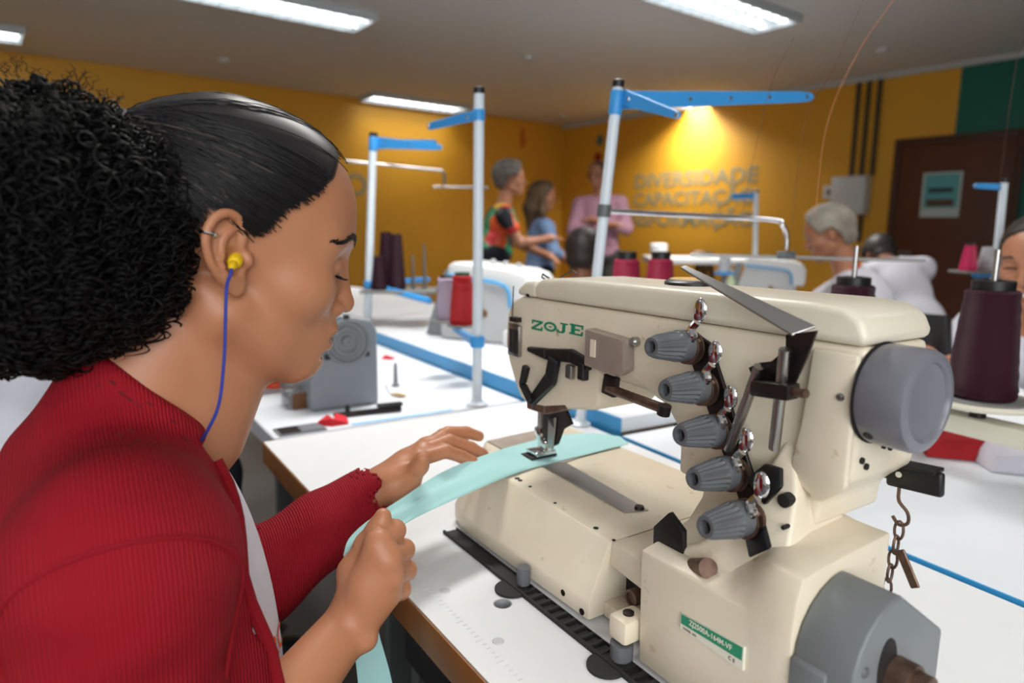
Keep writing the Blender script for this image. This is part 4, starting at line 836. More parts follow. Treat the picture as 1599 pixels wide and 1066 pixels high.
# left hand: palm down, fingers stretched over the cloth, thumb towards the camera
ml = [at(655, 716, 0.800), at(661, 704, 0.822), at(666, 697, 0.844), at(669, 695, 0.864)]
fl = [[at(696, 704, 0.822), at(722, 713, 0.838), at(740, 721, 0.846)], [at(701, 688, 0.845), at(735, 699, 0.862), at(755, 709, 0.872)], [at(700, 676, 0.866), at(728, 675, 0.882), at(748, 681, 0.892)], [at(692, 679, 0.886), at(710, 680, 0.900), at(724, 686, 0.908)]]
hand(B, WL_, ml, fl, [at(612, 756, 0.775), at(642, 742, 0.772), at(655, 727, 0.766), at(660, 715, 0.760)], 0.0100)
B.ell((WL_ + ml[0]) / 2 + UP * -0.012, (0.026, 0.026, 0.016), 0.02)
body = blob_part(B, 'body', 0.0021, [m_skin, m_lip], woman)
bw = woman.matrix_basis.copy(); HB = B
co = np.empty(len(body.data.vertices) * 3); body.data.vertices.foreach_get('co', co); co = co.reshape(-1, 3)
wco = (np.array(bw.to_3x3()) @ co.T).T + np.array(bw.translation); lc = (wco - HEAD) @ HROT
mid = np.array([lc[list(p.vertices)].mean(0) for p in body.data.polygons]) if len(body.data.polygons) < 40 else None
pv_ = np.empty(len(body.data.polygons) * 4, int); body.data.polygons.foreach_get('vertices', pv_); mid = lc[pv_.reshape(-1, 4)].mean(1)
e_ = ((mid[:, 1]) / 0.0245) ** 2 + ((mid[:, 2] + 0.0590) / (0.0135 - 0.11 * np.abs(mid[:, 1]).clip(0, 0.0245) ** 1.2)) ** 2
body.data.polygons.foreach_set('material_index', ((e_ < 1) & (mid[:, 0] > 0.08)).astype(np.int32))

# eyes cast down: lashes, brow, a sliver of eye
for s in (-1, 1):
    k = MB(woman.location); lid = [hl((0.0745 + 0.0143 * math.cos(a) * 0.98, s * 0.032 + 0.0160 * math.sin(a), -0.0005 - 0.0022 * math.cos(a))) for a in np.linspace(-1.15, 1.15, 9)]
    paths = []
    for i in range(26):
        a = -1.15 + 2.3 * i / 25; p = np.array([0.0745 + 0.0140 * math.cos(a), s * 0.032 + 0.0158 * math.sin(a), -0.0010 - 0.002 * math.cos(a)]); d = np.array([math.cos(a) * 0.9, math.sin(a) * 0.6, -0.55])
        paths.append([hl(p + d * 0.0075 * t + np.array([0, 0, 0.004]) * t * t) for t in (0, 0.35, 0.7, 1.0)])
    me = strands_mesh(paths, 0.00042); to_root(me, woman); eo = link_mesh('eyelashes', me, m_hair, woman)
    me = strands_mesh([lid], 0.0011, 6); to_root(me, woman); link_mesh('lid_line', me, m_hair, woman)
    k = MB(); k.ball((0, 0, 0), (0.0125, 0.0135, 0.0110)); me = k.mesh('eyeball'); me.transform(Matrix.Translation(Vector(hl((0.0742, s * 0.032, 0.0028)))) @ Matrix(HROT.tolist()).to_4x4()); eb = link_mesh('eyeball', to_root(me, woman), m_eye, woman)
    paths = []
    for i in range(150):
        t = RNG.random(); y = 0.012 + 0.040 * t; x = 0.0965 - 0.030 * t ** 2.0; z = 0.0285 + 0.0065 * math.sin(PI * min(1, t * 1.15)) + RNG.normal(0, 0.0016) * (1 - 0.6 * t)
        p = np.array([x, s * y, z]); d = np.array([-0.3, s * 0.8, 0.35 - 0.6 * t]); paths.append([hl(p + d * 0.0075 * q) for q in (0, 0.4, 0.8, 1.0)])
    paths = HB.project(np.array(paths), 0.0007, 2); me = strands_mesh(paths, 0.00042); link_mesh('eyebrow', to_root(me, woman), m_hair, woman)

# slicked-back hair: a cap that ends at the hairline, with combed strands over it
TIE = np.array([-0.096, 0.0, 0.062])
hairline = [(0.060, 0.150), (0.073, 0.102), (0.064, 0.078), (0.046, 0.060), (0.029, 0.047), (0.018, 0.033), (0.010, 0.020), (0.006, 0.030), (0.002, 0.044), (-0.018, 0.046), (-0.032, 0.032), (-0.040, 0.002), (-0.048, -0.04), (-0.064, -0.085), (-0.15, -0.09), (-0.15, 0.17)]
psd = poly_sd(hairline)
B = Blob(); B.set(HEAD, HROT); B.ell((-0.007, 0, 0.042), (0.0965, 0.0775, 0.0885), 0.004); B.ell((0.036, 0, 0.047), (0.0655, 0.0655, 0.0650), 0.03); B.ell((-0.060, 0, 0.050), (0.042, 0.045, 0.045), 0.03); B.ell((-0.045, 0, -0.045), (0.040, 0.052, 0.045), 0.02)
def outside_hair(P):
    L = (P - HEAD) @ HROT; return -psd(L[..., 0], L[..., 2])
B.cut(outside_hair, HEAD - 0.3, HEAD + 0.3, 0.006)
CAPB = B; cap = blob_part(B, 'slick_hair', 0.0024, m_hairslick, woman)
CB = Blob(); CB.set(HEAD, HROT); CB.ell((-0.007, 0, 0.042), (0.0965, 0.0775, 0.0885), 0.004); CB.ell((0.036, 0, 0.047), (0.0655, 0.0655, 0.0650), 0.03); CB.ell((-0.060, 0, 0.050), (0.042, 0.045, 0.045), 0.03); CB.ell((-0.045, 0, -0.045), (0.040, 0.052, 0.045), 0.02)
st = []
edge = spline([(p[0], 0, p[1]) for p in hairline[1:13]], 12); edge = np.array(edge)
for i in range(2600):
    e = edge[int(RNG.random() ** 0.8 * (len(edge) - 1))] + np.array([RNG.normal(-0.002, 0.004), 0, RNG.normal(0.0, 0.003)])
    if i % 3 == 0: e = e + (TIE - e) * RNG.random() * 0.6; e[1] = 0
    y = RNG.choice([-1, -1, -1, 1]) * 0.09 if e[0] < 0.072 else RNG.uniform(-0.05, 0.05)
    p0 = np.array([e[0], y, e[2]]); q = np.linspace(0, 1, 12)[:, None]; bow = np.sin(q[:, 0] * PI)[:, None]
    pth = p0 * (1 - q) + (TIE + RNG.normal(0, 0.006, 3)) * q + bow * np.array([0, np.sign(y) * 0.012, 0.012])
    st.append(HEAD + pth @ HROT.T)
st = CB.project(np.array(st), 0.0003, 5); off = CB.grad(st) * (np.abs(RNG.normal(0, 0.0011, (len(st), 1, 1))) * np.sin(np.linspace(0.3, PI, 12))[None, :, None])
sl = st[RNG.permutation(len(st))[:60], 3:11]; link_mesh('scalp_sheen_streaks', to_root(strands_mesh(sl + CB.grad(sl) * 0.0019, 0.00042), woman), mat('scalp_sheen_tone', (84, 70, 66), 0.4), woman)['kind'] = 'stuff'  # paler strands: scalp seen between hairs, plus sheen put into the colour
link_mesh('combed_strands', to_root(strands_mesh(st + off, 0.00046), woman), m_hairslick, woman)['kind'] = 'stuff'
# curly ponytail: a dark core wrapped in coils
PC_ = np.array([-0.340, 0.500, 1.166]); PR_ = np.array([0.100, 0.098, 0.104])
B = Blob(); B.ell(PC_, PR_ * 0.80, 0.01); B.cone(hl(TIE), PC_, 0.035, 0.06, 0.03); ptail = blob_part(B, 'curly_ponytail', 0.005, m_hair, woman)
cs = []; nC = 2600; kC = 44
for i in range(nC):
    d = RNG.normal(size=3); d /= np.linalg.norm(d)
    if d[1] > 0.55 and RNG.random() < 0.6: d[1] *= -1
    s0 = 0.70 + 0.12 * RNG.random(); a = PC_ + d * PR_ * s0
    out_ = d * PR_ * (0.20 + 0.12 * RNG.random()); fall = np.array([RNG.normal(0, 0.02), RNG.normal(0, 0.02), -0.035 - 0.035 * RNG.random()]); 
    t = np.linspace(0, 1, kC)[:, None]; path = a + out_ * np.sin(t * PI * 0.62) * 1.05 + fall * t ** 1.6
    v = (path - PC_) / PR_; l = np.linalg.norm(v, axis=1, keepdims=True); lim = 1.0 + 0.09 * RNG.random() + 0.055 * math.sin(5.3 * d[0] + 1.0) * math.sin(6.1 * d[2] + 0.4) + 0.03 * math.sin(11 * d[0] - 9 * d[2]); path = PC_ + v / np.maximum(l / lim, 1) * PR_
    ax = path[-1] - path[0]; x, y, _ = basis(ax); rad = RNG.uniform(0.0022, 0.0055) * np.minimum(1, t * 4); ph = RNG.random() * 6.28 + RNG.choice([-1, 1]) * t * 2 * PI * RNG.uniform(3.5, 6.5)
    cs.append(path + x * np.cos(ph) * rad + y * np.sin(ph) * rad)
o = link_mesh('coils', to_root(strands_mesh(np.array(cs), 0.0008, 4), woman), m_hair, ptail); o.matrix_parent_inverse = Matrix.Identity(4); o['kind'] = 'stuff'
fz = []
for i in range(700):
    d = RNG.normal(size=3); d /= np.linalg.norm(d); a = PC_ + d * PR_ * 0.95; t = np.linspace(0, 1, 14)[:, None]; x, y, _ = basis(d); ph = RNG.random() * 6 + t * RNG.uniform(5, 12)
    fz.append(a + d * t * RNG.uniform(0.004, 0.013) + (x * np.cos(ph) + y * np.sin(ph)) * 0.0025 * t)
o = link_mesh('frizz', to_root(strands_mesh(np.array(fz), 0.0003, 3), woman), m_hair, ptail); o['kind'] = 'stuff'

# clothes: grey-white tee with an orange collar under a red knitted cardigan
m_knit = mat('red_knit', (150, 12, 30), 0.8, mottle=(9, 0.5, (128, 8, 24)), wave=(120, 0.55, 'X'), spec=0.25)
m_knitedge = mat('red_knit_band', (140, 10, 27), 0.8, wave=(210, 0.3, 'Z'), spec=0.25)
m_tee = mat('pale_grey_cotton', (206, 204, 214), 0.85, mottle=(12, 0.4, (190, 188, 200)), bump=(60, 0.15))
m_orange = mat('orange_rib', (226, 98, 32), 0.8, wave=(160, 0.4, 'Z'))
B = Blob(); torso_prims(B, 0.003); B.set(NECK, BODY); B.ell((0.015, 0, -0.28), (0.092, 0.084, 0.27), 0.01); B.set((0, 0, 0), np.eye(3)); B.cone(SL, SL + (EL - SL) * 0.5, 0.052, 0.048, 0.02); B.cone(SR, SR + (ER - SR) * 0.5, 0.052, 0.048, 0.02)
B.cone(NECK + UP * 0.01, hl((-0.03, 0, -0.09)), 0.062, 0.058, 0.006, True)
TEE = B; tee = blob_part(B, 'tee_shirt', 0.004, m_tee, woman)
ring = []
for i in range(41):
    a = 2 * PI * i / 40; ring.append(NECK + UP * (0.008 - 0.040 * math.cos(a)) + BF * (0.066 * math.cos(a) - 0.004) - BR * 0.056 * math.sin(a))
ring = np.array(ring); ring = TEE.project(ring, 0.003, 3)
k = MB(); k.tube(ring, 0.0075, 8, False); o = k.build('collar', m_orange); to_root(o.data, woman); o.parent = woman
def folds(G):
    L = (G - NECK) @ BODY; x, y, z = L[..., 0], L[..., 1], L[..., 2]
    f = np.sin(55 * z + 30 * x + 3 * np.sin(18 * y)) * 0.0009 + np.sin(70 * x - 42 * z + 4 * np.sin(25 * z)) * 0.0007
    return f + np.sin(150 * z + 60 * y) * 0.0004
B = Blob(); torso_prims(B, 0.016, 0.035)
dR, dL = (ER - SR), (EL - SL)
B.chain([SR + dR * 0.0, SR + dR * 0.22], [0.062, 0.060], 0.03); B.chain([SL, SL + dL * 0.22], [0.062, 0.060], 0.03)
GAP = len(B.p)
B.cone(SR + dR * 0.18, ER, 0.0625, 0.056, 0.006); B.chain([ER, ER + (WR_ - ER) * 0.40], [0.056, 0.044], 0.02); B.cone(ER + (WR_ - ER) * 0.36, ER + (WR_ - ER) * 0.50, 0.045, 0.043, 0.006)
cl_ = WL_ - (WL_ - EL) * 0.04
B.cone(SL + dL * 0.20, EL, 0.064, 0.054, 0.006); B.chain([EL, EL + (cl_ - EL) * 0.35, EL + (cl_ - EL) * 0.7, cl_], [0.054, 0.051, 0.043, 0.037], 0.012)
B.cone(NECK + UP * -0.035 - BF * 0.012, NECK + UP * 0.085 + BF * 0.036, 0.068, 0.062, 0.02)
def above_collar(P):                # the neckline: a tilted plane, high at the nape and low in front
    L = (P - NECK) @ BODY; return np.minimum(0.080, 0.040 - 1.0 * L[..., 0]) * 0.72 - L[..., 2] * 0.72
B.cut(above_collar, NECK - 0.2, NECK + 0.3, 0.007); B.p.insert(GAP, B.p.pop()); B.p.insert(GAP, B.p.pop())
B.cone(cl_ - (cl_ - EL) * 0.12, cl_ + (cl_ - EL) * 0.12, 0.031, 0.034, 0.003, True)
w_ = ER + (WR_ - ER) * 0.48; B.cone(w_, w_ + (WR_ - ER) * 0.2, 0.036, 0.042, 0.003, True)
def front_gap(P):                     # the open front, wider at the neck
    L = (P - NECK) @ BODY; hw = 0.104 - 0.052 * np.clip((L[..., 2] + 0.10) / 0.12, 0, 1); q = np.abs(L[..., 1]) - hw
    return np.maximum(q, np.maximum(0.0 - L[..., 0], np.maximum(-0.6 - L[..., 2], L[..., 2] - 0.1)))
B.cut(front_gap, NECK - 0.62, NECK + 0.25, 0.004); B.p.insert(GAP, B.p.pop())      # the opening is cut before the sleeves join on
CARD = B; card = blob_part(B, 'cardigan', 0.0033, m_knit, woman, relief=folds)
for s in (-1, 1):                     # ribbed front bands along the opening
    pts = []
    for z in np.linspace(0.008, -0.46, 26):
        hw = 0.104 - 0.052 * np.clip((z + 0.10) / 0.12, 0, 1) + 0.003; pts.append(NECK + BODY @ np.array([0.11, s * hw, z]))
    pts = CARD.project(np.array(pts), 0.0, 6); k = MB(); k.tube(pts, 0.0055, 8); o = k.build('front_band', m_knitedge); to_root(o.data, woman); o.parent = woman
for S_, d_ in ((SR, dR), (SL, dL)):    # raised armhole seam
    x, y, a_ = basis(d_); sd_ = 1 if S_ is SR else -1; pts = CARD.project(np.array([S_ + BR * sd_ * 0.03 + UP * -0.058 + BF * 0.082 * math.sin(t) + UP * 0.078 * math.cos(t) for t in np.linspace(-2.0, 2.0, 41)]), 0.0006, 5)
    k = MB(); k.tube(pts, 0.0015, 6, False); o = k.build('armhole_seam', m_knitedge); to_root(o.data, woman); o.parent = woman
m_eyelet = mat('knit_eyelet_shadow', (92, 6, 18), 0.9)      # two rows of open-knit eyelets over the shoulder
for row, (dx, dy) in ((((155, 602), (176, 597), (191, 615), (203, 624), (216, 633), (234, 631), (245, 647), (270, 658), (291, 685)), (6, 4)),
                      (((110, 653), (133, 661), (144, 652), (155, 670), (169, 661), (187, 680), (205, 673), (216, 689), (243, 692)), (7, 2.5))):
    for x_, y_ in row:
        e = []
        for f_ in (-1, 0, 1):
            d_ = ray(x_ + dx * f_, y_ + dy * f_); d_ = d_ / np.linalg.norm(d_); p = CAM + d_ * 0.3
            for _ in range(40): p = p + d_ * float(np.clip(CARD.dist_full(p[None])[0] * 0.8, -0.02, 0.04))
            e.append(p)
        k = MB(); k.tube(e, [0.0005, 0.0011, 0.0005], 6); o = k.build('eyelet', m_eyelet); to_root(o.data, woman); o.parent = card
# print on the tee: what the cardigan leaves of two words
def tee_print(body_, size, r_, z_, rgbname, rgb):
    me = text_mesh(body_, size, size * 0.02, 0.0, 'LEFT'); bm = bmesh.new(); bm.from_mesh(me); bmesh.ops.subdivide_edges(bm, edges=bm.edges, cuts=2); bmesh.ops.triangulate(bm, faces=bm.faces); bm.to_mesh(me); bm.free()
    V_ = np.array([(NECK + BODY @ np.array([0.115, -(r_) + v.co.x, z_ + v.co.y])) if False else (NECK + BODY @ np.array([0.10, -r_ + v.co.x, z_ + v.co.y])) for v in me.vertices]); V_ = TEE.project(V_, 0.0012, 6)
    for v, p in zip(me.vertices, V_): v.co = p
    link_mesh('shirt_print', to_root(me, woman), mat(rgbname, rgb, 0.7), tee)
# lap, legs, shoes and the stool below the table
m_jeans = mat('dark_jeans', (34, 38, 52), 0.8, bump=(200, 0.2)); m_shoe = mat('black_shoe', (22, 22, 24), 0.5)
B = Blob(); pel = NECK + BODY @ np.array([-0.05, 0, -0.50])
for s in (1, -1):
    hip, knee = pel + BODY @ np.array([0.03, s * 0.085, -0.01]), pel + BODY @ np.array([0.40, s * 0.10, -0.02]); ank = np.array([*(knee + BODY @ np.array([0.03, 0, 0]))[:2], 0.10])
    B.chain([hip, knee], [0.082, 0.060], 0.03); B.chain([knee, ank], [0.058, 0.045], 0.02)
B.ell(pel + UP * -0.0, (0.135, 0.17, 0.075), 0.03); blob_part(B, 'jeans', 0.007, m_jeans, woman)
for s in (1, -1):
    a = pel + BODY @ np.array([0.42, s * 0.10, 0]); B = Blob(); B.set((a[0], a[1], 0), BODY); B.ell((0.06, 0, 0.035), (0.13, 0.045, 0.034), 0.01); B.cone((0.0, 0, 0.05), (0.0, 0, 0.095), 0.042, 0.040, 0.02); blob_part(B, 'shoe', 0.006, m_shoe, woman)
stool = empty('stool', (pel[0], pel[1], 0), math.atan2(BF[1], BF[0]), 'black swivel stool under the person in the red cardigan', 'stool')
k = MB(); k.lathe([(0.17, 0.0), (0.185, 0.012), (0.185, 0.03), (0.17, 0.045), (0.0, 0.045)], (-0.01, 0, 0.372), (0, 0, 1), 32); k.build('seat', m_black, stool)
k = MB(); k.tube([(0, 0, 0.08), (0, 0, 0.372)], 0.025, 14); k.build('column', m_legsteel, stool)
for i in range(5):
    a = 2 * PI * i / 5 + 0.3; k = MB(); k.tube([(0, 0, 0.09), (0.25 * math.cos(a), 0.25 * math.sin(a), 0.055)], [0.022, 0.014], 8); k.build('leg', m_black, stool)
    k = MB(); k.lathe([(0.02, -0.012), (0.026, -0.008), (0.026, 0.008), (0.02, 0.012)], (0.25 * math.cos(a), 0.25 * math.sin(a), 0.027), (-math.sin(a), math.cos(a), 0), 14); k.build('caster', m_rubber, stool)
# earplug with its cord, ear cuff, bracelet
EARC = hl((-0.006, -0.079, -0.003))
plug = empty('earplug', EARC, 0, 'yellow foam earplug on a blue cord in the ear of the person in red', 'earplug'); m_plug = mat('yellow_foam', (226, 186, 10), 0.6); m_cord = mat('blue_cord', (40, 56, 150), 0.6)
ax = HROT @ np.array([-0.25, -1.0, -0.35]); k = MB(EARC); k.lathe([(0.0, -0.012), (0.0054, -0.010), (0.0056, -0.002), (0.0046, 0.0), (0.0030, 0.001), (0.0030, 0.008), (0.0022, 0.010), (0.0, 0.0125)], EARC, ax, 18); k.build('plug', m_plug, plug)
axn = ax / np.linalg.norm(ax); tip = EARC + axn * 0.0098
cd = spline([tip, tip + axn * 0.005 + UP * -0.003, at(354, 448, tip[1] - 0.004), at(352, 500, tip[1] - 0.004), at(350, 560, tip[1] - 0.004), at(342, 630, tip[1] - 0.003), at(324, 672, tip[1] + 0.0), at(312, 690, tip[1] + 0.012)], 8)
k = MB(EARC); k.tube(cd, 0.0013, 8); k.build('cord', m_cord, plug)
cuff_c = hl((-0.0268, -0.0880, 0.0165)); k = MB(); k.tube([(0.0056 * math.cos(a), 0.0056 * math.sin(a), 0.0) for a in np.linspace(0, 2 * PI, 17)], 0.0012, 6, False)
o = k.build('ear_cuff', m_chrome, None, loc=cuff_c, label='small silver ring on the upper rim of the ear with the yellow plug', cat='earring'); o.rotation_euler = (0.1, 0.25, R(29))
bc = ER + (WR_ - ER) * 0.575; fx, fy, fz_ = basis(WR_ - ER); bl = empty('bracelet', bc, 0, 'thin golden bead bracelet at the pushed-up red cuff of the near forearm', 'bracelet'); m_gold = mat('gold_bead', (212, 168, 110), 0.25, 0.9)
for i in range(30):
    a = 2 * PI * i / 30; k = MB(bc); k.ball(bc + fx * 0.0345 * math.cos(a) + fy * 0.0345 * math.sin(a), 0.0024, 8, 5); k.build('bead', m_gold, bl)
tee_print('RC', 0.030, 0.060, -0.228, 'orange_print', (206, 92, 44)); tee_print('QU', 0.050, 0.060, -0.276, 'maroon_print', (110, 46, 34)); tee_print('EI', 0.036, 0.058, -0.316, 'red_print', (178, 50, 40))
# ------------------------------------------------------------------ mint cloth strip running from her hand under the presser foot
m_mint = mat('mint_cotton', (172, 218, 216), 0.8, mottle=(20, 0.3, (158, 206, 204)), bump=(220, 0.12))
FZ = TZ + 0.0882
far_e = [on_z(968, 681, FZ), on_z(925, 676, FZ + 0.001), on_z(868, 680, FZ), on_z(820, 691, FZ), at(762, 709, 0.865), at(690, 738, 0.80), at(630, 777, 0.735), at(575, 812, 0.675), at(545, 838, 0.645), at(536, 862, 0.632)]
near_e = [on_z(982, 692, FZ), on_z(930, 705, FZ), on_z(882, 717, FZ), on_z(836, 728, FZ), at(790, 742, 0.832), at(716, 774, 0.775), at(648, 808, 0.715), at(604, 836, 0.665), at(576, 858, 0.644), at(566, 880, 0.640)]
A_, C_ = np.array(spline(far_e, 5)), np.array(spline(near_e, 5))
down = [(at(545, 930, 0.655), at(585, 935, 0.668)), (at(552, 1000, 0.668), at(592, 990, 0.69)), (at(560, 1075, 0.675), at(612, 1066, 0.70)), (at(570, 1180, 0.68), at(628, 1170, 0.70))]
A_ = np.concatenate([A_, spline([A_[-1]] + [d[0] for d in down], 5)[1:]]); C_ = np.concatenate([C_, spline([C_[-1]] + [d[1] for d in down], 5)[1:]])
q = np.linspace(0, 1, 9)[None, :, None]; G = A_[:, None] * (1 - q) + C_[:, None] * q; n_, m_ = G.shape[:2]
t = np.arange(n_)[:, None]; G[..., 2] += 0.0016 * np.sin(q[..., 0] * 2 * PI * 1.4 + t * 0.11) * np.clip((t - 14) / 10, 0, 1) + 0.0012 * np.cos(q[..., 0] * PI * 4 + 0.2 * t) * np.clip((t - 20) / 10, 0, 1)
k = MB(G[20, 4]); V1 = [tuple(p) for p in G.reshape(-1, 3)]; V2 = [tuple(p - np.array([0, 0, 0.0012])) for p in G.reshape(-1, 3)]; N = n_ * m_; F = []
for i in range(n_ - 1):
    for j in range(m_ - 1): a = i * m_ + j; F += [(a, a + 1, a + m_ + 1, a + m_), (N + a, N + a + m_, N + a + m_ + 1, N + a + 1)]
for i in range(n_ - 1): a = i * m_; b = a + m_ - 1; F += [(a, a + m_, N + a + m_, N + a), (b, N + b, N + b + m_, b + m_)]
for j in range(m_ - 1): F += [(j, N + j, N + j + 1, j + 1), ((n_ - 1) * m_ + j, (n_ - 1) * m_ + j + 1, N + (n_ - 1) * m_ + j + 1, N + (n_ - 1) * m_ + j)]
k.add(V1 + V2, F); k.build('cloth_strip', m_mint, None, loc=G[20, 4], ang=80, label='mint green cloth strip fed under the presser foot and held in both hands', cat='cloth')
# ------------------------------------------------------------------ thread stands, spools and the other machines
m_pole = mat('white_pole_paint', (216, 226, 234), 0.35); m_blue = mat('blue_plastic', (58, 152, 222), 0.4); m_felt = mat('grey_felt', (120, 120, 116), 0.9)
def yarn(name, rgb): return mat(name, rgb, 0.55, wave=(150, 0.6, 'Z', tuple(int(c * 0.72) for c in rgb)), spec=0.2)
m_purple = yarn('purple_yarn', (62, 20, 38)); m_crimson = yarn('crimson_yarn', (164, 28, 66)); m_red = yarn('red_yarn', (206, 36, 40)); m_lilac = yarn('lilac_yarn', (206, 188, 212)); m_pink = yarn('pink_yarn', (220, 52, 100)); m_whitey = yarn('white_yarn', (222, 224, 230)); m_plum = yarn('dark_plum_yarn', (50, 16, 32))
def cone(label, base, h, r0, r1, yarn_m, cap_m=None, group=None, cap_h=0.014, name='thread_cone'):
    root = empty(name, base, 0, label, 'thread cone', group); k = MB()
    k.lathe([(0.006, 0.0), (r0 * 0.94, 0.0), (r0, 0.004), (r0 * 0.995, 0.012)] + [(r0 + (r1 - r0) * t + 0.0012 * math.sin(t * 40), 0.012 + (h - 0.016) * t) for t in np.linspace(0.02, 1, 14)] + [(r1 * 0.93, h), (0.006, h)], (0, 0, 0), (0, 0, 1), 36)
    k.build('yarn', yarn_m, root)
    if cap_m:
        k = MB(); k.lathe([(r1 * 0.80, h + 0.0002), (r1 * 0.80, h + cap_h), (r1 * 0.74, h + cap_h + 0.001), (r1 * 0.45, h + cap_h + 0.001), (r1 * 0.40, h + 0.001)], (0, 0, 0), (0, 0, 1), 28); k.build('cone_rim', cap_m, root)
    return root
def stand_pole(root, o, foot, top, r, foot_r=0.022):
    k = MB(o); k.tube([np.array(foot) + (0, 0, 0.0015), top], r, 16); k.build('pole', m_pole, root)
    k = MB(o); k.lathe([(foot_r, 0.0012), (foot_r, 0.004), (r * 1.3, 0.009), (r * 1.02, 0.016)], foot, (0, 0, 1), 20); k.build('foot_flange', m_pole, root)
    d = (np.array(top) - foot) / np.linalg.norm(np.array(top) - foot); k = MB(o); k.lathe([(r * 1.08, -0.001), (r * 1.08, 0.012), (r * 0.8, 0.014), (0, 0.014)], top, d, 16); k.build('pole_cap', m_black, root); return d
def bracket_arm(root, o, a, b, h0, h1, thick, holes=4, name='thread_arm'):
    a, b = np.array(a, float), np.array(b, float); d = b - a; n = np.cross(d, UP); n /= np.linalg.norm(n); L_ = np.linalg.norm(d); dd = d / L_; up = np.cross(n, dd); k = MB(o); n = n * thick; P0 = []; P1 = []
    for t, hh in [(0, h0), (0.92, h1), (0.985, h1 * 0.75), (1.0, h1 * 0.3)]: P0.append(a + d * t + up * hh / 2); P1.append(a + d * t - up * hh / 2)
    out = P0 + P1[::-1]; k.prism([p - n / 2 for p in out], [p + n / 2 for p in out]); arm = k.build(name, m_blue, root, 0.001, 1)
    for i in range(holes):
        t = 0.12 + 0.84 * i / max(1, holes - 1); sg = 1 if (n @ (CAM - a)) > 0 else -1; c = a + d * t + n * 0.5 * sg; k = MB(o); k.lathe([(0.0012, 0.0012), (0.0040, 0.0012), (0.0046, -0.0004)], c, n * sg, 12); k.build('eyelet', m_chrome, arm, )
    return arm
def collar_ring(root, o, c, r, h, m_, axis=(0, 0, 1)):
    k = MB(o); k.lathe([(r, -h / 2), (r * 1.04, -h / 2 + 0.002), (r * 1.04, h / 2 - 0.002), (r, h / 2)], c, axis, 18); k.build('clamp_collar', m_, root)
# the near stand, behind the sewing machine's arm
nf = T(0.222, 0.590); nt = at(965, 136, 1.375); o = nf
st1 = empty('thread_stand', o, 0, 'white pole with a long blue perforated arm, standing behind the arm of the cream machine', 'thread stand')
ax = stand_pole(st1, o, nf, nt, 0.0105)
def along_pole(f, t, z): q = (z - f[2]) / (t[2] - f[2]); return f + (t - f) * q
c = along_pole(nf, nt, at(963, 160, 1.37)[2]); collar_ring(st1, o, c, 0.0125, 0.045, m_blue, ax)
bracket_arm(st1, o, c + (0.012, 0.004, 0.006), at(1270, 151, 1.52), 0.034, 0.022, 0.004, 5); bracket_arm(st1, o, c + (0.012, -0.006, 0.010), at(1062, 181, 1.20), 0.030, 0.014, 0.004, 2)
c = along_pole(nf, nt, at(945, 329, 1.37)[2]); collar_ring(st1, o, c, 0.0135, 0.024, m_greypl, ax)
e = at(1228, 390, 1.55); k = MB(o); k.tube(spline([c, c + (at(1205, 343, 1.545) - c) * 0.5, at(1205, 343, 1.545), at(1222, 352, 1.55), at(1228, 368, 1.55), e], 6), 0.0055, 12); k.build('guide_rod', m_chrome, st1)
k = MB(o); k.tube([at(1078, 398, 1.60), at(1445, 407, 1.50)], 0.0042, 10); k.build('cross_rod', m_steel, st1); k = MB(o); k.obox(e - (0, 0, 0.012), (0.020, 0.0, 0), (0, 0.008, 0), (0, 0, 0.009)); k.build('rod_joint', m_greypl, st1, 0.003)
# stand beside the overlock machine, with its spools
mf = T(-0.052, 0.500, -0.006); mt = at(748, 146, 1.575); o = mf
st2 = empty('thread_stand', o, 0, 'white pole with blue arm and blue lower bracket, left of the cream machine', 'thread stand'); ax = stand_pole(st2, o, mf, mt, 0.0115, 0.026)
c = along_pole(mf, mt, at(748, 180, 1.57)[2]); collar_ring(st2, o, c, 0.0130, 0.024, m_blue, ax); bracket_arm(st2, o, c + (-0.012, 0.004, 0), at(668, 198, 1.72), 0.022, 0.018, 0.004, 2)
c = along_pole(mf, mt, at(745, 533, 1.56)[2]); collar_ring(st2, o, c, 0.0165, 0.026, m_blue, ax); q = at(706, 512, 1.86)
k = MB(o); k.prism([c + (-0.012, 0, 0.011), c + (-0.012, 0, -0.011), q + (0, 0, -0.008), q + (0, 0, 0.006)], [p + np.array([0.006, 0.008, 0]) for p in (c + (-0.012, 0, 0.011), c + (-0.012, 0, -0.011), q + (0, 0, -0.008), q + (0, 0, 0.006))]); k.build('tray_bracket', m_blue, st2, 0.001, 1)
tz_ = at(722, 506, 1.78)[2]; k = MB(o)
for px, dd in ((722, 1.78), (697, 1.86)): p = at(px, 506, dd); k.lathe([(0.0, 0.0), (0.040, 0.0), (0.042, 0.003), (0.040, 0.005), (0.0, 0.005)], (p[0], p[1], tz_ - 0.0055), (0, 0, 1), 24)
k.build('spool_tray', m_felt, st2)
p = at(722, 506, 1.78); cone('bright red thread cone in front of the overlock machine, against the white pole', (p[0], p[1], tz_), 0.128, 0.034, 0.025, m_red, mat('dark_green_core', (40, 80, 60), 0.5), cap_h=0.008)
p = at(697, 504, 1.86); cone('pale lilac thread cone just left of the bright red one', (p[0], p[1], tz_), 0.116, 0.026, 0.023, m_lilac, m_black, cap_h=0.006)
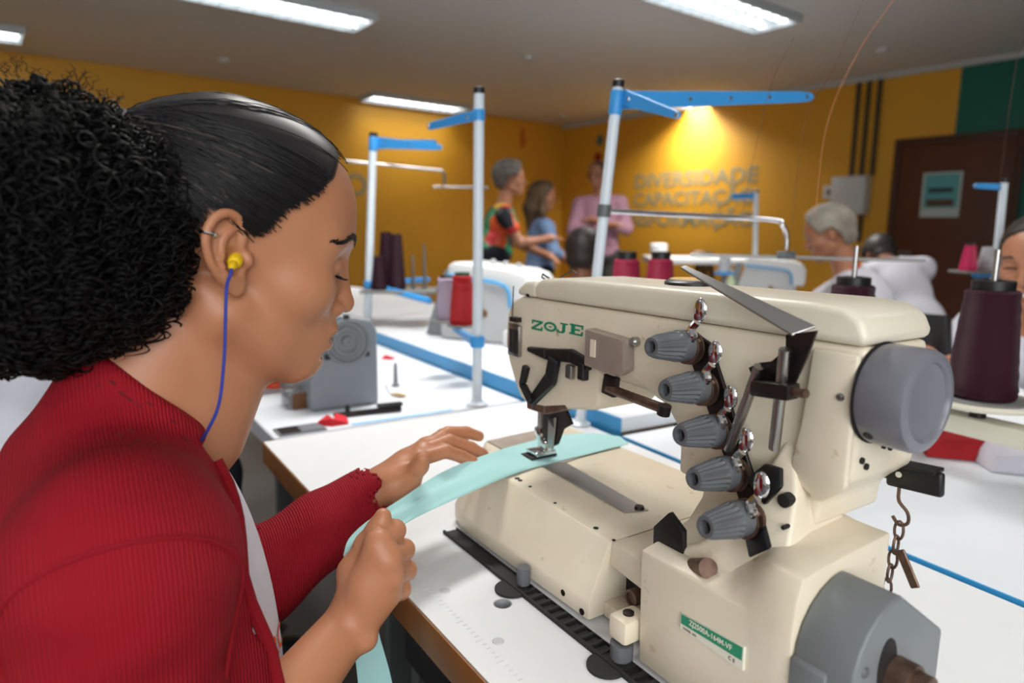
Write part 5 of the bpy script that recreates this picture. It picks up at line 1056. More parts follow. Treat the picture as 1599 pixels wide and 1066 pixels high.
# far left stand
lf = at(574, 512, 2.62); lf[2] = TZ + 0.0342; lt = at(583, 213, 2.62); o = lf
st3 = empty('thread_stand', o, 0, 'far white pole with two blue arms and a tray of dark plum cones', 'thread stand'); ax = stand_pole(st3, o, lf, lt, 0.015, 0.03)
c = along_pole(lf, lt, at(582, 225, 2.62)[2]); collar_ring(st3, o, c, 0.0165, 0.05, m_blue, ax); bracket_arm(st3, o, c + (0.016, 0, 0.006), at(690, 230, 2.50), 0.042, 0.022, 0.005, 3); bracket_arm(st3, o, c + (0.016, 0.006, 0), at(682, 222, 2.95), 0.036, 0.022, 0.005, 3)
c = along_pole(lf, lt, at(578, 254, 2.62)[2]); k = MB(o); k.tube([at(540, 251, 2.62), at(690, 266, 2.66), at(694, 272, 2.66), at(694, 288, 2.66)], 0.006, 8); k.build('guide_rod', m_steel, st3); k = MB(o); k.tube([at(676, 291, 2.66), at(762, 293, 2.75)], 0.005, 8); k.build('cross_rod', m_steel, st3)
c = along_pole(lf, lt, at(575, 444, 2.62)[2]); collar_ring(st3, o, c, 0.018, 0.03, m_blue, ax)
k = MB(o); k.tube([c, at(672, 470, 2.45)], 0.012, 8); k.build('tray_arm', m_blue, st3); k = MB(o); k.tube([c, at(668, 436, 2.95)], 0.012, 8); k.build('tray_arm', m_blue, st3)
ty = at(612, 451, 2.6)[2]; k = MB(o); q = at(622, 452, 2.60); k.box(q[0] - 0.13, q[0] + 0.15, q[1] - 0.09, q[1] + 0.12, ty - 0.012, ty); k.build('spool_tray', m_felt, st3, 0.003)
for px, dd, h, r, lab in ((620, 2.58, 0.208, 0.034, 'tall dark plum thread cone on the far left stand, nearest of its cluster'), (604, 2.66, 0.215, 0.034, 'tall dark plum thread cone on the far left stand, behind the nearest one'), (592, 2.56, 0.125, 0.030, 'short dark plum thread cone at the left of the cluster on the far left stand')):
    p = at(px, 451, dd); cone(lab, (p[0], p[1], ty + 0.0003), h, r, r * 0.6, m_plum, group='plum cones on the far left stand')
for px, y0 in ((645, 398), (663, 380)):
    p = at(px, 440, 2.6); k = MB(o); k.tube([(p[0], p[1], ty + 0.0003), (p[0], p[1], at(px, y0, 2.6)[2])], [0.008, 0.004], 8); k.build('spindle', m_steel, st3)
# cone stand on the opposite table: cream tray, felt pad, spindles, two purple cones
bc_ = at(1530, 618, 1.06); sc_ = at(1322, 560, 1.27); tz2 = bc_[2]; o = np.array([bc_[0], bc_[1], TZ + 0.004])
m_rail = mat('cream_rail', (212, 208, 190), 0.4)
st4 = empty('cone_stand', o, 0, 'cream tray stand on the opposite table carrying two big purple cones', 'thread stand')
for p, nm in ((bc_, 'tray'), (sc_, 'tray')):
    k = MB(o); k.lathe([(0.0, -0.012), (0.055, -0.012), (0.082, -0.006), (0.086, 0.0), (0.082, 0.002), (0.0, 0.001)], (p[0], p[1], tz2 - 0.0045), (0, 0, 1), 40); tr = k.build(nm, m_rail, st4)
    k = MB(o); k.lathe([(0.0, 0.0018), (0.070, 0.0018), (0.072, 0.0)], (p[0], p[1], tz2 - 0.0025), (0, 0, 1), 32); k.build('felt_pad', m_felt, tr)
    k = MB(o); k.tube([(p[0], p[1], tz2 - 0.002), (p[0], p[1], tz2 + 0.232)], 0.0045, 10); k.build('spindle', m_steel, tr)
    k = MB(o); k.tube([(p[0], p[1], tz2 - 0.016), (p[0], p[1], tz2 - 0.034)], 0.012, 12); k.build('tray_boss', m_dark, tr)
k = MB(o); a = np.array([sc_[0], sc_[1], tz2 - 0.050]); b = np.array([bc_[0], bc_[1], tz2 - 0.050]); d = (b - a) / np.linalg.norm(b - a); nn = np.cross(UP, d); k.obox((a + b) / 2 + d * 0.05, d * (np.linalg.norm(b - a) / 2 + 0.12), nn * 0.022, (0, 0, 0.0155)); k.build('rail', m_rail, st4, 0.004)
for q in (a - d * 0.05, b + d * 0.15):
    k = MB(o); k.tube([(q[0], q[1], TZ + 0.0045), (q[0], q[1], tz2 - 0.066)], 0.012, 12); k.build('post', m_legsteel, st4)
cone('big purple thread cone on a cream tray at the right edge', bc_, 0.170, 0.049, 0.037, m_purple, m_black); cone('purple thread cone showing above the machine lid, left of the handwheel', (sc_[0], sc_[1], tz2), 0.160, 0.049, 0.037, m_purple, m_black)
# crimson cones on a low rack behind the arm
rz_ = at(982, 392, 2.0)[2] - 0.184; o = at(1006, 400, 2.03); o[2] = TZ + 0.034
rk = empty('cone_rack', o, 0, 'low dark rack behind the machine arm holding two crimson cones', 'rack'); k = MB(o); k.box(o[0] - 0.10, o[0] + 0.12, o[1] - 0.07, o[1] + 0.07, rz_ - 0.012, rz_ - 0.0005); k.build('shelf', m_dark, rk, 0.002)
for dx in (-0.09, 0.11):
    k = MB(o); k.box(o[0] + dx - 0.008, o[0] + dx + 0.008, o[1] - 0.06, o[1] + 0.06, TZ + 0.0345, rz_ - 0.0125); k.build('rack_leg', m_dark, rk)
for px, dd, lab in ((979, 2.0, 'left'), (1032, 2.04, 'right')): p = at(px, 400, dd); cone('crimson thread cone behind the machine arm, %s of the pair with black rims' % lab, (p[0], p[1], rz_), 0.160, 0.050, 0.036, m_crimson, m_black, 'crimson cones behind the machine arm', 0.022)
# right stand
rf = at(1545, 520, 2.05); rf[2] = TZ; rt_ = at(1568, 285, 2.05); o = rf
st5 = empty('thread_stand', o, 0, 'thin white pole before the brown door with one short blue arm', 'thread stand'); ax = stand_pole(st5, o, rf, rt_, 0.0105)
c = along_pole(rf, rt_, at(1567, 292, 2.05)[2]); bracket_arm(st5, o, c, at(1520, 290, 2.02), 0.018, 0.014, 0.004, 2)
tz5 = at(1520, 422, 2.0)[2]; c = along_pole(rf, rt_, tz5); k = MB(o); q = at(1522, 422, 2.0); k.box(q[0] - 0.055, q[0] + 0.06, q[1] - 0.04, q[1] + 0.04, tz5 - 0.008, tz5 - 0.0005); k.build('spool_tray', m_felt, st5, 0.002); k = MB(o); k.tube([c - (0, 0, 0.012), q - (0, 0, 0.012)], 0.010, 8); k.build('tray_arm', m_blue, st5)
p = at(1511, 422, 1.98); cone('small pink thread cone on the right stand before the door', (p[0], p[1], tz5), 0.072, 0.023, 0.015, m_pink, m_dark, cap_h=0.006); p = at(1540, 422, 1.99); cone('small white thread cone next to the pink one on the right stand', (p[0], p[1], tz5), 0.068, 0.025, 0.017, m_whitey)
# far pole in front of the lettering
ff = at(1180, 440, 3.9); ff[2] = TZ; ft = at(1181, 300, 3.9); st6 = empty('thread_stand', ff, 0, 'faint far white pole with a blue arm in front of the wall lettering', 'thread stand'); stand_pole(st6, ff, ff, ft, 0.013); bracket_arm(st6, ff, ft + (0, 0, -0.02), at(1142, 307, 3.9), 0.035, 0.03, 0.006, 2)

# ---- overlock machine with the blue line
m_wplastic = mat('white_machine_plastic', (220, 222, 222), 0.4); m_glight = mat('light_grey_enamel', (188, 190, 190), 0.45, mottle=(10, 0.3, (176, 178, 178))); m_gmid = mat('mid_grey_metal', (126, 130, 134), 0.45, 0.2); m_bluel = mat('blue_trim', (70, 160, 216), 0.45)
def overlock(label, c, rz, s=1.0):
    root = empty('overlock_machine', c, rz, label, 'sewing machine'); X = lambda *a: [q * s for q in a]
    k = MB(); k.uz([(x * s, z * s) for x, z in ((-0.14, 0.002), (0.17, 0.002), (0.17, 0.19), (-0.10, 0.21), (-0.14, 0.10))], -0.09 * s, 0.09 * s); k.build('body', m_glight, root, 0.01 * s, 3)
    k = MB(); k.uz([(x * s, z * s) for x, z in ((-0.105, 0.211), (0.10, 0.191), (0.13, 0.185), (0.145, 0.12), (0.20, 0.115), (0.212, 0.13), (0.215, 0.205), (0.195, 0.235), (0.15, 0.248), (-0.08, 0.268), (-0.105, 0.255))], -0.095 * s, 0.095 * s); k.build('hood', m_wplastic, root, 0.014 * s, 3)
    L_ = [(x * s, z * s) for x, z in ((-0.10, 0.222), (0.09, 0.205), (0.125, 0.195), (0.14, 0.175), (0.145, 0.125))]
    k = MB(); k.tube([(x, -0.097 * s, z) for x, z in L_], 0.006 * s, 8); k.build('blue_trim', m_bluel, root)
    k = MB(); k.uz([(x * s, z * s) for x, z in ((-0.235, 0.002), (-0.15, 0.002), (-0.115, 0.24), (-0.15, 0.235))], -0.05 * s, 0.03 * s); k.build('side_guard', m_gmid, root, 0.004 * s)
    k = MB(); k.box(*X(0.13, 0.26, -0.12, 0.06, 0.002, 0.055)); k.build('cloth_plate', m_wplastic, root, 0.006 * s)
    k = MB(); k.lathe([(0, 0.006 * s), (0.012 * s, 0.006 * s), (0.014 * s, 0)], (0.04 * s, -0.0905 * s, 0.10 * s), (0, -1, 0), 14); k.build('lock_knob', mat('brass_knob', (130, 96, 50), 0.4, 0.6), root)
    for i in range(3): k = MB(); k.lathe([(0, 0.02 * s), (0.009 * s, 0.018 * s), (0.011 * s, 0)], ((0.02 + 0.05 * i) * s, -0.0 * s, (0.258 - 0.005 * i) * s), (0, 0, 1), 12); k.build('dial', m_glight, root)
    return root
p = on_z(762, 528, TZ + 0.0345); overlock('white and grey overlock machine with a blue line, behind the white pole', (p[0], p[1], TZ + 0.0343), R(-30), 0.98)
p = at(1188, 470, 3.3); p[2] = TZ + 0.002; bgt = plain_table('far white table under the small overlock at the right', [(-2.25, 2.55), (-0.80, 2.55), (-0.80, 3.15), (-2.25, 3.15)], TZ, m_glight, group='white tables beyond the near one')
p = T(-1.30, 2.80, 0.0005); pq = at(1190, 470, p[1]); overlock('small far overlock machine left of the grey-haired elder', (pq[0], p[1], TZ + 0.0005), R(-20), 1.0)
# table under the right stand and the elder's row
rt_t = on_z(1545, 520, TZ)
m_brownleg = mat('brown_trestle_wood', (104, 66, 32), 0.6)
# ---- grey machine with the dial, seen from its handwheel end
g0 = T(-0.182, 0.150, -0.0057); gm = empty('sewing_machine', g0, TABLE_RZ, 'grey sewing machine with a round dial handwheel on its end, behind the woman', 'sewing machine')
m_gbox = mat('blue_grey_enamel', (134, 140, 146), 0.42, mottle=(8, 0.35, (124, 130, 138)))
k = MB(); k.vz([(0.0, 0.001), (0.158, 0.001), (0.158, 0.175), (0.145, 0.200), (0.03, 0.222), (0.008, 0.212), (0.0, 0.19)], -0.11, 0.0); k.build('column', m_gbox, gm, 0.006, 3)
k = MB(); k.vz([(0.02, 0.12), (0.14, 0.12), (0.14, 0.19), (0.03, 0.21)], -0.50, -0.1105); k.build('arm', m_gbox, gm, 0.01, 3); k = MB(); k.vz([(0.0, 0.001), (0.16, 0.001), (0.16, 0.03), (0.0, 0.03)], -0.5, -0.1105); k.build('bed', m_gbox, gm, 0.004); k = MB(); k.box(-0.5, -0.42, 0.03, 0.13, 0.07, 0.1195); k.build('head', m_gbox, gm, 0.008)
cw = on_u(541, 533, -0.182 + 0.002); cw = (0.0005, cw[1] - 0.150, cw[2] + 0.0057); k = MB(); k.lathe([(0.050, 0.0), (0.052, 0.003), (0.052, 0.012), (0.047, 0.014), (0.044, 0.008), (0.036, 0.007), (0.033, 0.010), (0.026, 0.010), (0.023, 0.006), (0.014, 0.006), (0.012, 0.012), (0.004, 0.013), (0, 0.010)], cw, (1, 0, 0), 40); hw2 = k.build('handwheel', m_gmid, gm)
for a in (215, 325, 90):
    k = MB(); k.box(0.0005, 0.010, cw[1] + 0.056 * math.cos(R(a)) - 0.006, cw[1] + 0.056 * math.cos(R(a)) + 0.006, cw[2] + 0.056 * math.sin(R(a)) - 0.005, cw[2] + 0.056 * math.sin(R(a)) + 0.005); k.build('stop_lug', m_black, gm, 0.001)
# small things on that table
p = on_z(575, 646, TZ - 0.005); ob = empty('black_lever_tool', p, R(25), 'black flat tool lying in front of the grey dial machine', 'tool'); k = MB(); k.prism([(-0.075, -0.012, 0.0005), (0.075, -0.006, 0.0005), (0.075, 0.006, 0.0005), (-0.075, 0.01, 0.0005)], [(-0.075, -0.01, 0.009), (0.075, -0.005, 0.012), (0.075, 0.005, 0.012), (-0.075, 0.008, 0.009)]); k.build('blade', m_dark, ob, 0.002); k = MB(); k.box(0.02, 0.078, -0.009, 0.009, 0.0125, 0.02); k.build('grip', m_black, ob, 0.003); k = MB(); k.tube([(-0.045, 0, 0.0095), (-0.045, 0, 0.024)], 0.005, 10); k.build('stud', m_black, ob)
def rag(name, label, c, pts, m_, h=0.012, cat='cloth'):
    k = MB(c); n = len(pts); ce = np.mean(pts, 0); rings = [[np.array([*(c[:2] + np.array(q)), c[2] + 0.0006]) for q in pts]]
    rings.append([np.array([*(c[:2] + np.array(q) * 0.85), c[2] + h * (0.6 + 0.4 * math.sin(i * 2.1))]) for i, q in enumerate(pts)]); rings.append([np.array([*(c[:2] + np.array(q) * 0.35), c[2] + h * (0.9 + 0.5 * math.cos(i * 1.7))]) for i, q in enumerate(pts)])
    k.loft(rings); return k.build(name, m_, None, loc=c, label=label, cat=cat)
m_redcloth = mat('red_cloth', (206, 30, 42), 0.8, bump=(200, 0.2)); p = on_z(522, 662, TZ - 0.0055); rag('cloth_scrap', 'bright red cloth scrap on the table edge behind the near table', p, [(-0.035, -0.012), (0.0, -0.018), (0.03, 0.0), (0.02, 0.035), (0.0, 0.03), (-0.005, 0.008), (-0.03, 0.005)], m_redcloth, 0.016)
a, b = on_z(550, 663, TZ - 0.0052), on_z(706, 640, TZ - 0.0052); d = (b - a); L_ = np.linalg.norm(d); d /= L_; nn = np.cross(UP, d); k = MB((a + b) / 2); k.obox((a + b) / 2 + UP * 0.0004, d * L_ / 2, nn * 0.006, (0, 0, 0.0003)); k.build('tape_strip', mat('light_blue_tape', (140, 196, 240), 0.5), None, loc=(a + b) / 2, label='light blue tape strip along the edge of the table behind', cat='tape')
a = on_z(466, 671, TZ - 0.0055); pl2 = empty('steel_slide', a, TABLE_RZ, 'dark steel slide plate let into the table behind the near one', 'plate'); k = MB(); k.box(-0.025, 0.03, -0.045, 0.05, 0.0003, 0.003); k.build('frame', m_gmid, pl2, 0.0005, 1); k = MB(); k.box(-0.02, 0.025, -0.04, 0.0, 0.0032, 0.004); k.build('insert', m_dark, pl2); k = MB(); k.box(-0.02, 0.025, 0.005, 0.045, 0.0032, 0.004); k.build('insert', m_gmid, pl2)
p = on_z(618, 603, TZ - 0.0055); k = MB(p); k.lathe([(0.010, 0.0008), (0.010, 0.006), (0.006, 0.008), (0.0045, 0.05), (0.003, 0.062), (0, 0.063)], p, (0, 0, 1), 14); k.build('bobbin_spindle', m_gmid, None, loc=p, label='small grey upright spindle right of the grey dial machine', cat='spindle')
p = on_z(622, 620, TZ - 0.0055); hk = empty('hook_tool', p, R(-20), 'small wire hook tool with a tan wooden handle beside the grey machine', 'tool'); k = MB(); k.tube([(-0.018, 0, 0.0052), (0.0, 0, 0.0062), (0.02, 0, 0.0052)], [0.003, 0.005, 0.0035], 10); k.build('handle', mat('tan_wood', (182, 146, 92), 0.5), hk); k = MB(); k.tube(spline([(-0.018, 0, 0.005), (-0.03, 0.004, 0.01), (-0.042, 0.012, 0.026)], 5), 0.0012, 6); k.build('wire', m_gmid, hk)
p = on_z(432, 603, TZ - 0.0055); k = MB(p); k.lathe([(0.012, 0.0006), (0.028, 0.0006), (0.030, 0.006), (0.028, 0.014), (0.012, 0.016)], p, (0, 0, 1), 24); k.build('tape_roll', mat('orange_tape', (226, 78, 30), 0.5), None, loc=p, label='orange roll on the table under the chin of the woman', cat='tape')
m_clear = mat('clear_plastic', (235, 235, 235), 0.08, trans=0.9); p = on_z(458, 634, TZ - 0.0055); bx = empty('plastic_box', p, TABLE_RZ, 'clear shiny plastic box with brown end on the table below her chin', 'box'); k = MB(); k.box(-0.03, 0.03, -0.02, 0.045, 0.0006, 0.042); k.build('shell', m_clear, bx, 0.004); k = MB(); k.box(0.0305, 0.036, -0.01, 0.03, 0.0006, 0.038); k.build('end_tab', m_brownleg, bx, 0.001)
p = on_z(606, 560, TZ - 0.0055); rag('cloth_scrap', 'tiny red scrap beside the blue table edge', p, [(-0.02, -0.01), (0.015, -0.012), (0.022, 0.01), (-0.01, 0.016)], m_redcloth, 0.01)
p = on_t(1487, 712); p = T(p[0], p[1], 0.0048); rag('folded_garment', 'folded dark red garment lying on the opposite table below the cream rail', p, [(-0.06, -0.02), (0.035, -0.05), (0.05, 0.03), (-0.03, 0.07)], mat('dark_red_cloth', (168, 14, 26), 0.8, bump=(150, 0.2)), 0.045)
p = on_t(1575, 735); p = T(p[0], p[1], 0.0048); rag('folded_garment', 'folded white garment lying on the opposite table right of the dark red one', p, [(-0.045, -0.02), (0.06, -0.05), (0.08, 0.05), (-0.03, 0.07)], m_tee, 0.042)
# trestle table by the far wall
tp = at(1090, 405, 5.3); tr = empty('trestle_table', (tp[0], tp[1], 0), R(-4), 'white plank on brown trestle legs by the far yellow wall', 'table'); k = MB(); k.box(-0.40, 0.42, -0.22, 0.22, tp[2] - 0.03, tp[2] + 0.02); k.build('plank', m_wplastic, tr, 0.004)
for x0 in (-0.30, 0.05):
    for dx, dy in ((-0.12, -0.15), (0.12, -0.15), (-0.12, 0.15), (0.12, 0.15)):
        k = MB(); k.tube([(x0 + dx * 0.15, dy, tp[2] - 0.031), (x0 + dx, dy, 0.0)], 0.022, 8); k.build('leg', m_brownleg, tr)
p = (tp[0] - 0.32, tp[1] - 0.05, tp[2] + 0.0203); k = MB(p); k.lathe([(0.055, 0.0), (0.062, 0.02), (0.066, 0.09), (0.05, 0.10), (0.0, 0.10)], p, (0, 0, 1), 20); k.build('tub', m_wplastic, None, loc=p, label='white tub on the far plank between the crimson cones', cat='tub')
p = (tp[0] + 0.02, tp[1] - 0.05, tp[2] + 0.0203); k = MB(p); k.lathe([(0.06, 0.0), (0.09, 0.015), (0.09, 0.03), (0.05, 0.045), (0.0, 0.045)], p, (0, 0, 1), 20); k.build('dark_bowl', m_dark, None, loc=p, label='dark upturned bowl on the far plank over the trestle', cat='bowl')
p = (pq[0] - 0.20, T(-1.30, 2.80)[1] - 0.05, TZ + 0.0003); k = MB(p); k.lathe([(0.022, 0.0), (0.026, 0.004), (0.026, 0.13), (0.012, 0.155), (0.010, 0.19), (0.0, 0.192)], p, (0, 0, 1), 18); k.build('bottle', mat('pale_green_plastic', (196, 214, 176), 0.35), None, loc=p, label='pale green bottle left of the small far overlock', cat='bottle')
wc_ = at(1131, 424, 3.15); sp = empty('spool_post', (wc_[0], wc_[1], TZ + 0.0003), 0, 'low post with a blue spool plate left of the pale green bottle', 'thread stand'); k = MB(); k.tube([(0, 0, 0.0), (0, 0, wc_[2] - TZ - 0.014)], 0.012, 10); k.build('post', m_gmid, sp); k = MB(); k.lathe([(0.0, 0.0), (0.045, 0.0), (0.045, 0.012), (0.0, 0.012)], (0, 0, wc_[2] - TZ - 0.0135), (0, 0, 1), 20); k.build('plate', m_blue, sp); cone('small white thread cone on the blue plate before the lettered wall', wc_, 0.076, 0.030, 0.024, m_whitey)
# threads hanging from above down to the machine
m_thread = mat('orange_thread', (206, 130, 90), 0.6); m_thread2 = mat('dark_thread', (120, 70, 60), 0.6)
for i, (pts, d0, d1, m_) in enumerate(((((1402, -10), (1335, 90), (1290, 200), (1272, 340)), 1.1, 1.45, m_thread), (((1352, -10), (1300, 110), (1255, 200), (1232, 396)), 1.1, 1.5, m_thread2), (((1240, 58), (1205, 130), (1180, 230), (1160, 330)), 1.3, 1.6, m_thread2), (((1600, 60), (1585, 110), (1560, 290)), 1.2, 1.9, m_thread2), (((1140, 480), (1130, 530), (1118, 560)), 0.70, 0.68, m_thread2))):
    P = [at(x, y, d0 + (d1 - d0) * j / (len(pts) - 1)) for j, (x, y) in enumerate(pts)]; k = MB(P[0]); k.tube(spline(P, 6), 0.00045 if i else 0.0006, 5); k.build('thread', m_, None, loc=P[0], label=('orange thread slanting down from the top edge to the elder', 'dark thread slanting down to the rod joint of the near stand', 'faint thread crossing the blue arm', 'faint thread beside the thin right pole', 'short thread above the top tension knob')[i], cat='thread')
# ------------------------------------------------------------------ the other people, out of focus
m_skin2 = mat('deep_brown_skin', (122, 76, 52), 0.45, mottle=(14, 0.3, (108, 66, 44))); m_skin3 = mat('tan_skin', (178, 122, 92), 0.45, mottle=(14, 0.3, (166, 110, 82)))
def figure(label, hip, yaw, chest, head, hyaw, hpitch, arms, skin, shirt, lower, hair, hairfn, legs, trim=None, h=0.0075, sleeve=0.55, girth=1.0, knees=None, fine=False):
    """hip and head-centre points in the world; chest lean follows from them. arms: (side, elbow, wrist); legs: list of (knee, ankle)"""
    hip, head = np.array(hip, float), np.array(head, float); F_ = np.array([math.cos(yaw), math.sin(yaw), 0]); L_ = np.array([-F_[1], F_[0], 0])
    root = empty('person', (hip[0], hip[1], 0), yaw, label, 'person'); bpy.context.view_layer.update()
    neck = np.array(chest, float); HR = rot_zyx(hyaw, hpitch); g = girth
    ax = neck - hip; al = np.linalg.norm(ax); zax = ax / al; xax = F_ - zax * (F_ @ zax); xax /= np.linalg.norm(xax); Mx = np.stack([xax, np.cross(zax, xax), zax], 1)
    S = {s: neck - zax * 0.06 + np.cross(zax, xax) * s * 0.165 * g for s in (1, -1)}
    def trunk(B, q):
        B.set(hip, Mx); B.ell((0, 0, al * 0.66), ((0.10 + q) * g, (0.145 + q) * g, al * 0.36 + q), 0.03); B.ell((0.0, 0, al * 0.25), ((0.10 + q) * g, (0.14 + q) * g, al * 0.34), 0.03); B.ell((0, 0, 0.02), (0.12 * g + q, 0.16 * g + q, 0.09), 0.03); B.set((0, 0, 0), np.eye(3))
        for s in (1, -1): B.cone(neck - zax * 0.03, S[s], 0.052 + q, 0.055 + q, 0.03)
    B = Blob(); trunk(B, 0.0); B.cone(neck - zax * 0.02, head + HR @ np.array([-0.02, 0, -0.04]), 0.056, 0.052, 0.02); B.set(head, HR); head_prims(B, 1.0, (1, -1), fine); B.set((0, 0, 0), np.eye(3))
    for s, e, w in arms:
        e, w = np.array(e, float), np.array(w, float); B.chain([S[s], e, e + (w - e) * 0.3, w], [0.045, 0.038, 0.038, 0.026], 0.015); d = (w - e) / np.linalg.norm(w - e); x, y, _ = basis(d)
        B.cone(w, w + d * 0.07, 0.028, 0.032, 0.01)
        for j in range(4): B.chain([w + d * 0.06 + x * (j - 1.5) * 0.018, w + d * 0.115 + x * (j - 1.5) * 0.02 - y * 0.006, w + d * (0.155 - 0.006 * abs(j - 1)) + x * (j - 1.5) * 0.021 - y * 0.022], [0.011, 0.010, 0.008], 0.004)
        B.chain([w + d * 0.02 + x * 0.02, w + d * 0.07 + x * 0.052, w + d * 0.10 + x * 0.058], [0.014, 0.011, 0.009], 0.006)
    blob_part(B, 'body', h if not fine else 0.0045, skin, root)
    B = Blob(); trunk(B, 0.012)
    for s, e, w in arms:
        e, w = np.array(e, float), np.array(w, float)
        if sleeve <= 1: B.chain([S[s], S[s] + (e - S[s]) * sleeve], [0.066, 0.060], 0.02)
        else: B.chain([S[s], e, e + (w - e) * (sleeve - 1)], [0.066, 0.056, 0.042], 0.02)
    B.cone(neck + zax * 0.0, head, 0.066, 0.062, 0.006, True); SH = B
    wr = lambda G: 0.0016 * np.sin(48 * G[..., 2] + 22 * G[..., 0] + 3 * np.sin(15 * G[..., 1]))
    top = blob_part(B, 'shirt', h, shirt, root, relief=wr)
    if trim:
        ring = np.array([neck + Mx @ np.array([0.072 * math.cos(a) - 0.004, 0.072 * math.sin(a), -0.005 - 0.03 * math.cos(a)]) for a in np.linspace(0, 2 * PI, 29)]); k = MB(); k.tube(SH.project(ring, 0.002, 3), 0.009, 8, False); o = k.build('collar', trim); to_root(o.data, root); o.parent = root
    B = Blob(); B.set(hip, Mx); B.ell((0, 0, 0.0), (0.132 * g, 0.172 * g, 0.10), 0.03); B.set((0, 0, 0), np.eye(3))
    for s, (kn, an) in zip((1, -1), legs):
        h0 = hip + np.cross(zax, xax) * s * 0.085 * g; B.chain([h0, kn], [0.088 * g, 0.064], 0.03); B.chain([kn, an], [0.062, 0.048], 0.02)
    blob_part(B, 'trousers', 0.010, lower, root)
    for s, (kn, an) in zip((1, -1), legs):
        B = Blob(); B.set((an[0], an[1], 0), np.stack([F_, L_, UP], 1)); B.ell((0.06, 0, 0.036), (0.13, 0.046, 0.035), 0.01); B.cone((0, 0, 0.05), (0, 0, 0.085), 0.044, 0.042, 0.02); blob_part(B, 'shoe', 0.010, m_shoe, root)
    B = Blob(); B.set(head, HR); hairfn(B); B.set((0, 0, 0), np.eye(3))
    blob_part(B, 'hair', h * 0.8, hair, root, relief=lambda G: 0.0022 * np.sin(160 * G[..., 0] + 5 * np.sin(90 * G[..., 2])) * np.sin(150 * G[..., 1] + 2))
    return root, neck, head, HR, Mx
def cut_face(B, poly):
    sd = poly_sd(poly); o, r = B.frame
    B.cut(lambda P: -sd(((P - o) @ r)[..., 0], ((P - o) @ r)[..., 2]), o - 0.4, o + 0.4, 0.006)
SHORT = [(0.078, 0.17), (0.078, 0.092), (0.055, 0.05), (0.035, 0.02), (0.02, 0.03), (-0.015, 0.035), (-0.04, 0.0), (-0.05, -0.06), (-0.15, -0.07), (-0.15, 0.17)]
def hair_short(B, q=0.012): B.ell((-0.008, 0, 0.045), (0.094 + q, 0.075 + q, 0.085 + q), 0.01); B.ell((0.03, 0, 0.05), (0.062 + q, 0.062 + q, 0.062 + q), 0.03); B.ell((-0.045, 0, -0.02), (0.045 + q, 0.055 + q, 0.05), 0.02); cut_face(B, SHORT)
def hair_puff(B): hair_short(B, 0.03); B.ell((-0.055, 0, 0.055), (0.085, 0.095, 0.09), 0.02)
def hair_long(B): hair_short(B, 0.016); B.chain([(-0.05, 0.0, 0.02), (-0.075, 0, -0.10), (-0.06, 0, -0.26)], [0.085, 0.080, 0.05], 0.03); B.chain([(0.0, -0.075, 0.0), (0.01, -0.085, -0.12), (0.05, -0.07, -0.27)], [0.03, 0.035, 0.022], 0.02)
def hair_tied(B): hair_short(B, 0.006); B.ell((-0.105, 0, 0.03), (0.05, 0.05, 0.05), 0.02)
m_grey = mat('grey_hair', (112, 106, 98), 0.7, mottle=(25, 0.8, (66, 60, 56))); m_silver = mat('silver_hair', (168, 160, 146), 0.7, mottle=(9, 0.8, (92, 86, 80))); m_dkbrown = mat('dark_brown_hair', (36, 27, 22), 0.55); m_ombre = mat('ombre_hair', (58, 42, 30), 0.6, mottle=(4, 0.7, (120, 92, 58)))
m_pinkshirt = mat('pink_cotton', (196, 148, 166), 0.8, bump=(60, 0.2)); m_blueshirt = mat('light_blue_cotton', (118, 146, 186), 0.8, mottle=(12, 0.4, (98, 126, 168))); m_greytr = mat('grey_trousers', (70, 68, 66), 0.8); m_navy = mat('navy_cloth', (22, 24, 38), 0.8); m_whitetee = mat('white_tee_cotton', (206, 206, 216), 0.85, bump=(60, 0.15))
mp = bpy.data.materials.new('patterned_cotton'); mp.use_nodes = True; nt_ = mp.node_tree; vo = nt_.nodes.new('ShaderNodeTexVoronoi'); vo.inputs['Scale'].default_value = 9; tc_ = nt_.nodes.new('ShaderNodeTexCoord'); cr = nt_.nodes.new('ShaderNodeValToRGB'); cr.color_ramp.interpolation = 'CONSTANT'
nt_.links.new(tc_.outputs['Object'], vo.inputs['Vector']); sx = nt_.nodes.new('ShaderNodeSeparateColor'); nt_.links.new(vo.outputs['Color'], sx.inputs[0]); nt_.links.new(sx.outputs[0], cr.inputs[0]); nt_.links.new(cr.outputs[0], nt_.nodes['Principled BSDF'].inputs['Base Color'])
for i, c in enumerate(((30, 134, 92), (222, 88, 40), (22, 24, 38), (206, 40, 40), (214, 178, 40), (24, 110, 80))):
    e = cr.color_ramp.elements[i] if i < 2 else cr.color_ramp.elements.new(i / 6); e.position = i / 6; e.color = (*lin(c), 1)
def stand_legs(hip, yaw, spread=0.09):
    L_ = np.array([-math.sin(yaw), math.cos(yaw), 0]); return [(np.array([*(hip + L_ * s * spread)[:2], 0.50]), np.array([*(hip + L_ * s * spread)[:2], 0.09])) for s in (1, -1)]
def sit_legs(hip, yaw):
    F_ = np.array([math.cos(yaw), math.sin(yaw), 0]); L_ = np.array([-F_[1], F_[0], 0]); return [(hip + F_ * 0.40 + L_ * s * 0.1, np.array([*(hip + F_ * 0.42 + L_ * s * 0.1)[:2], 0.09])) for s in (1, -1)]
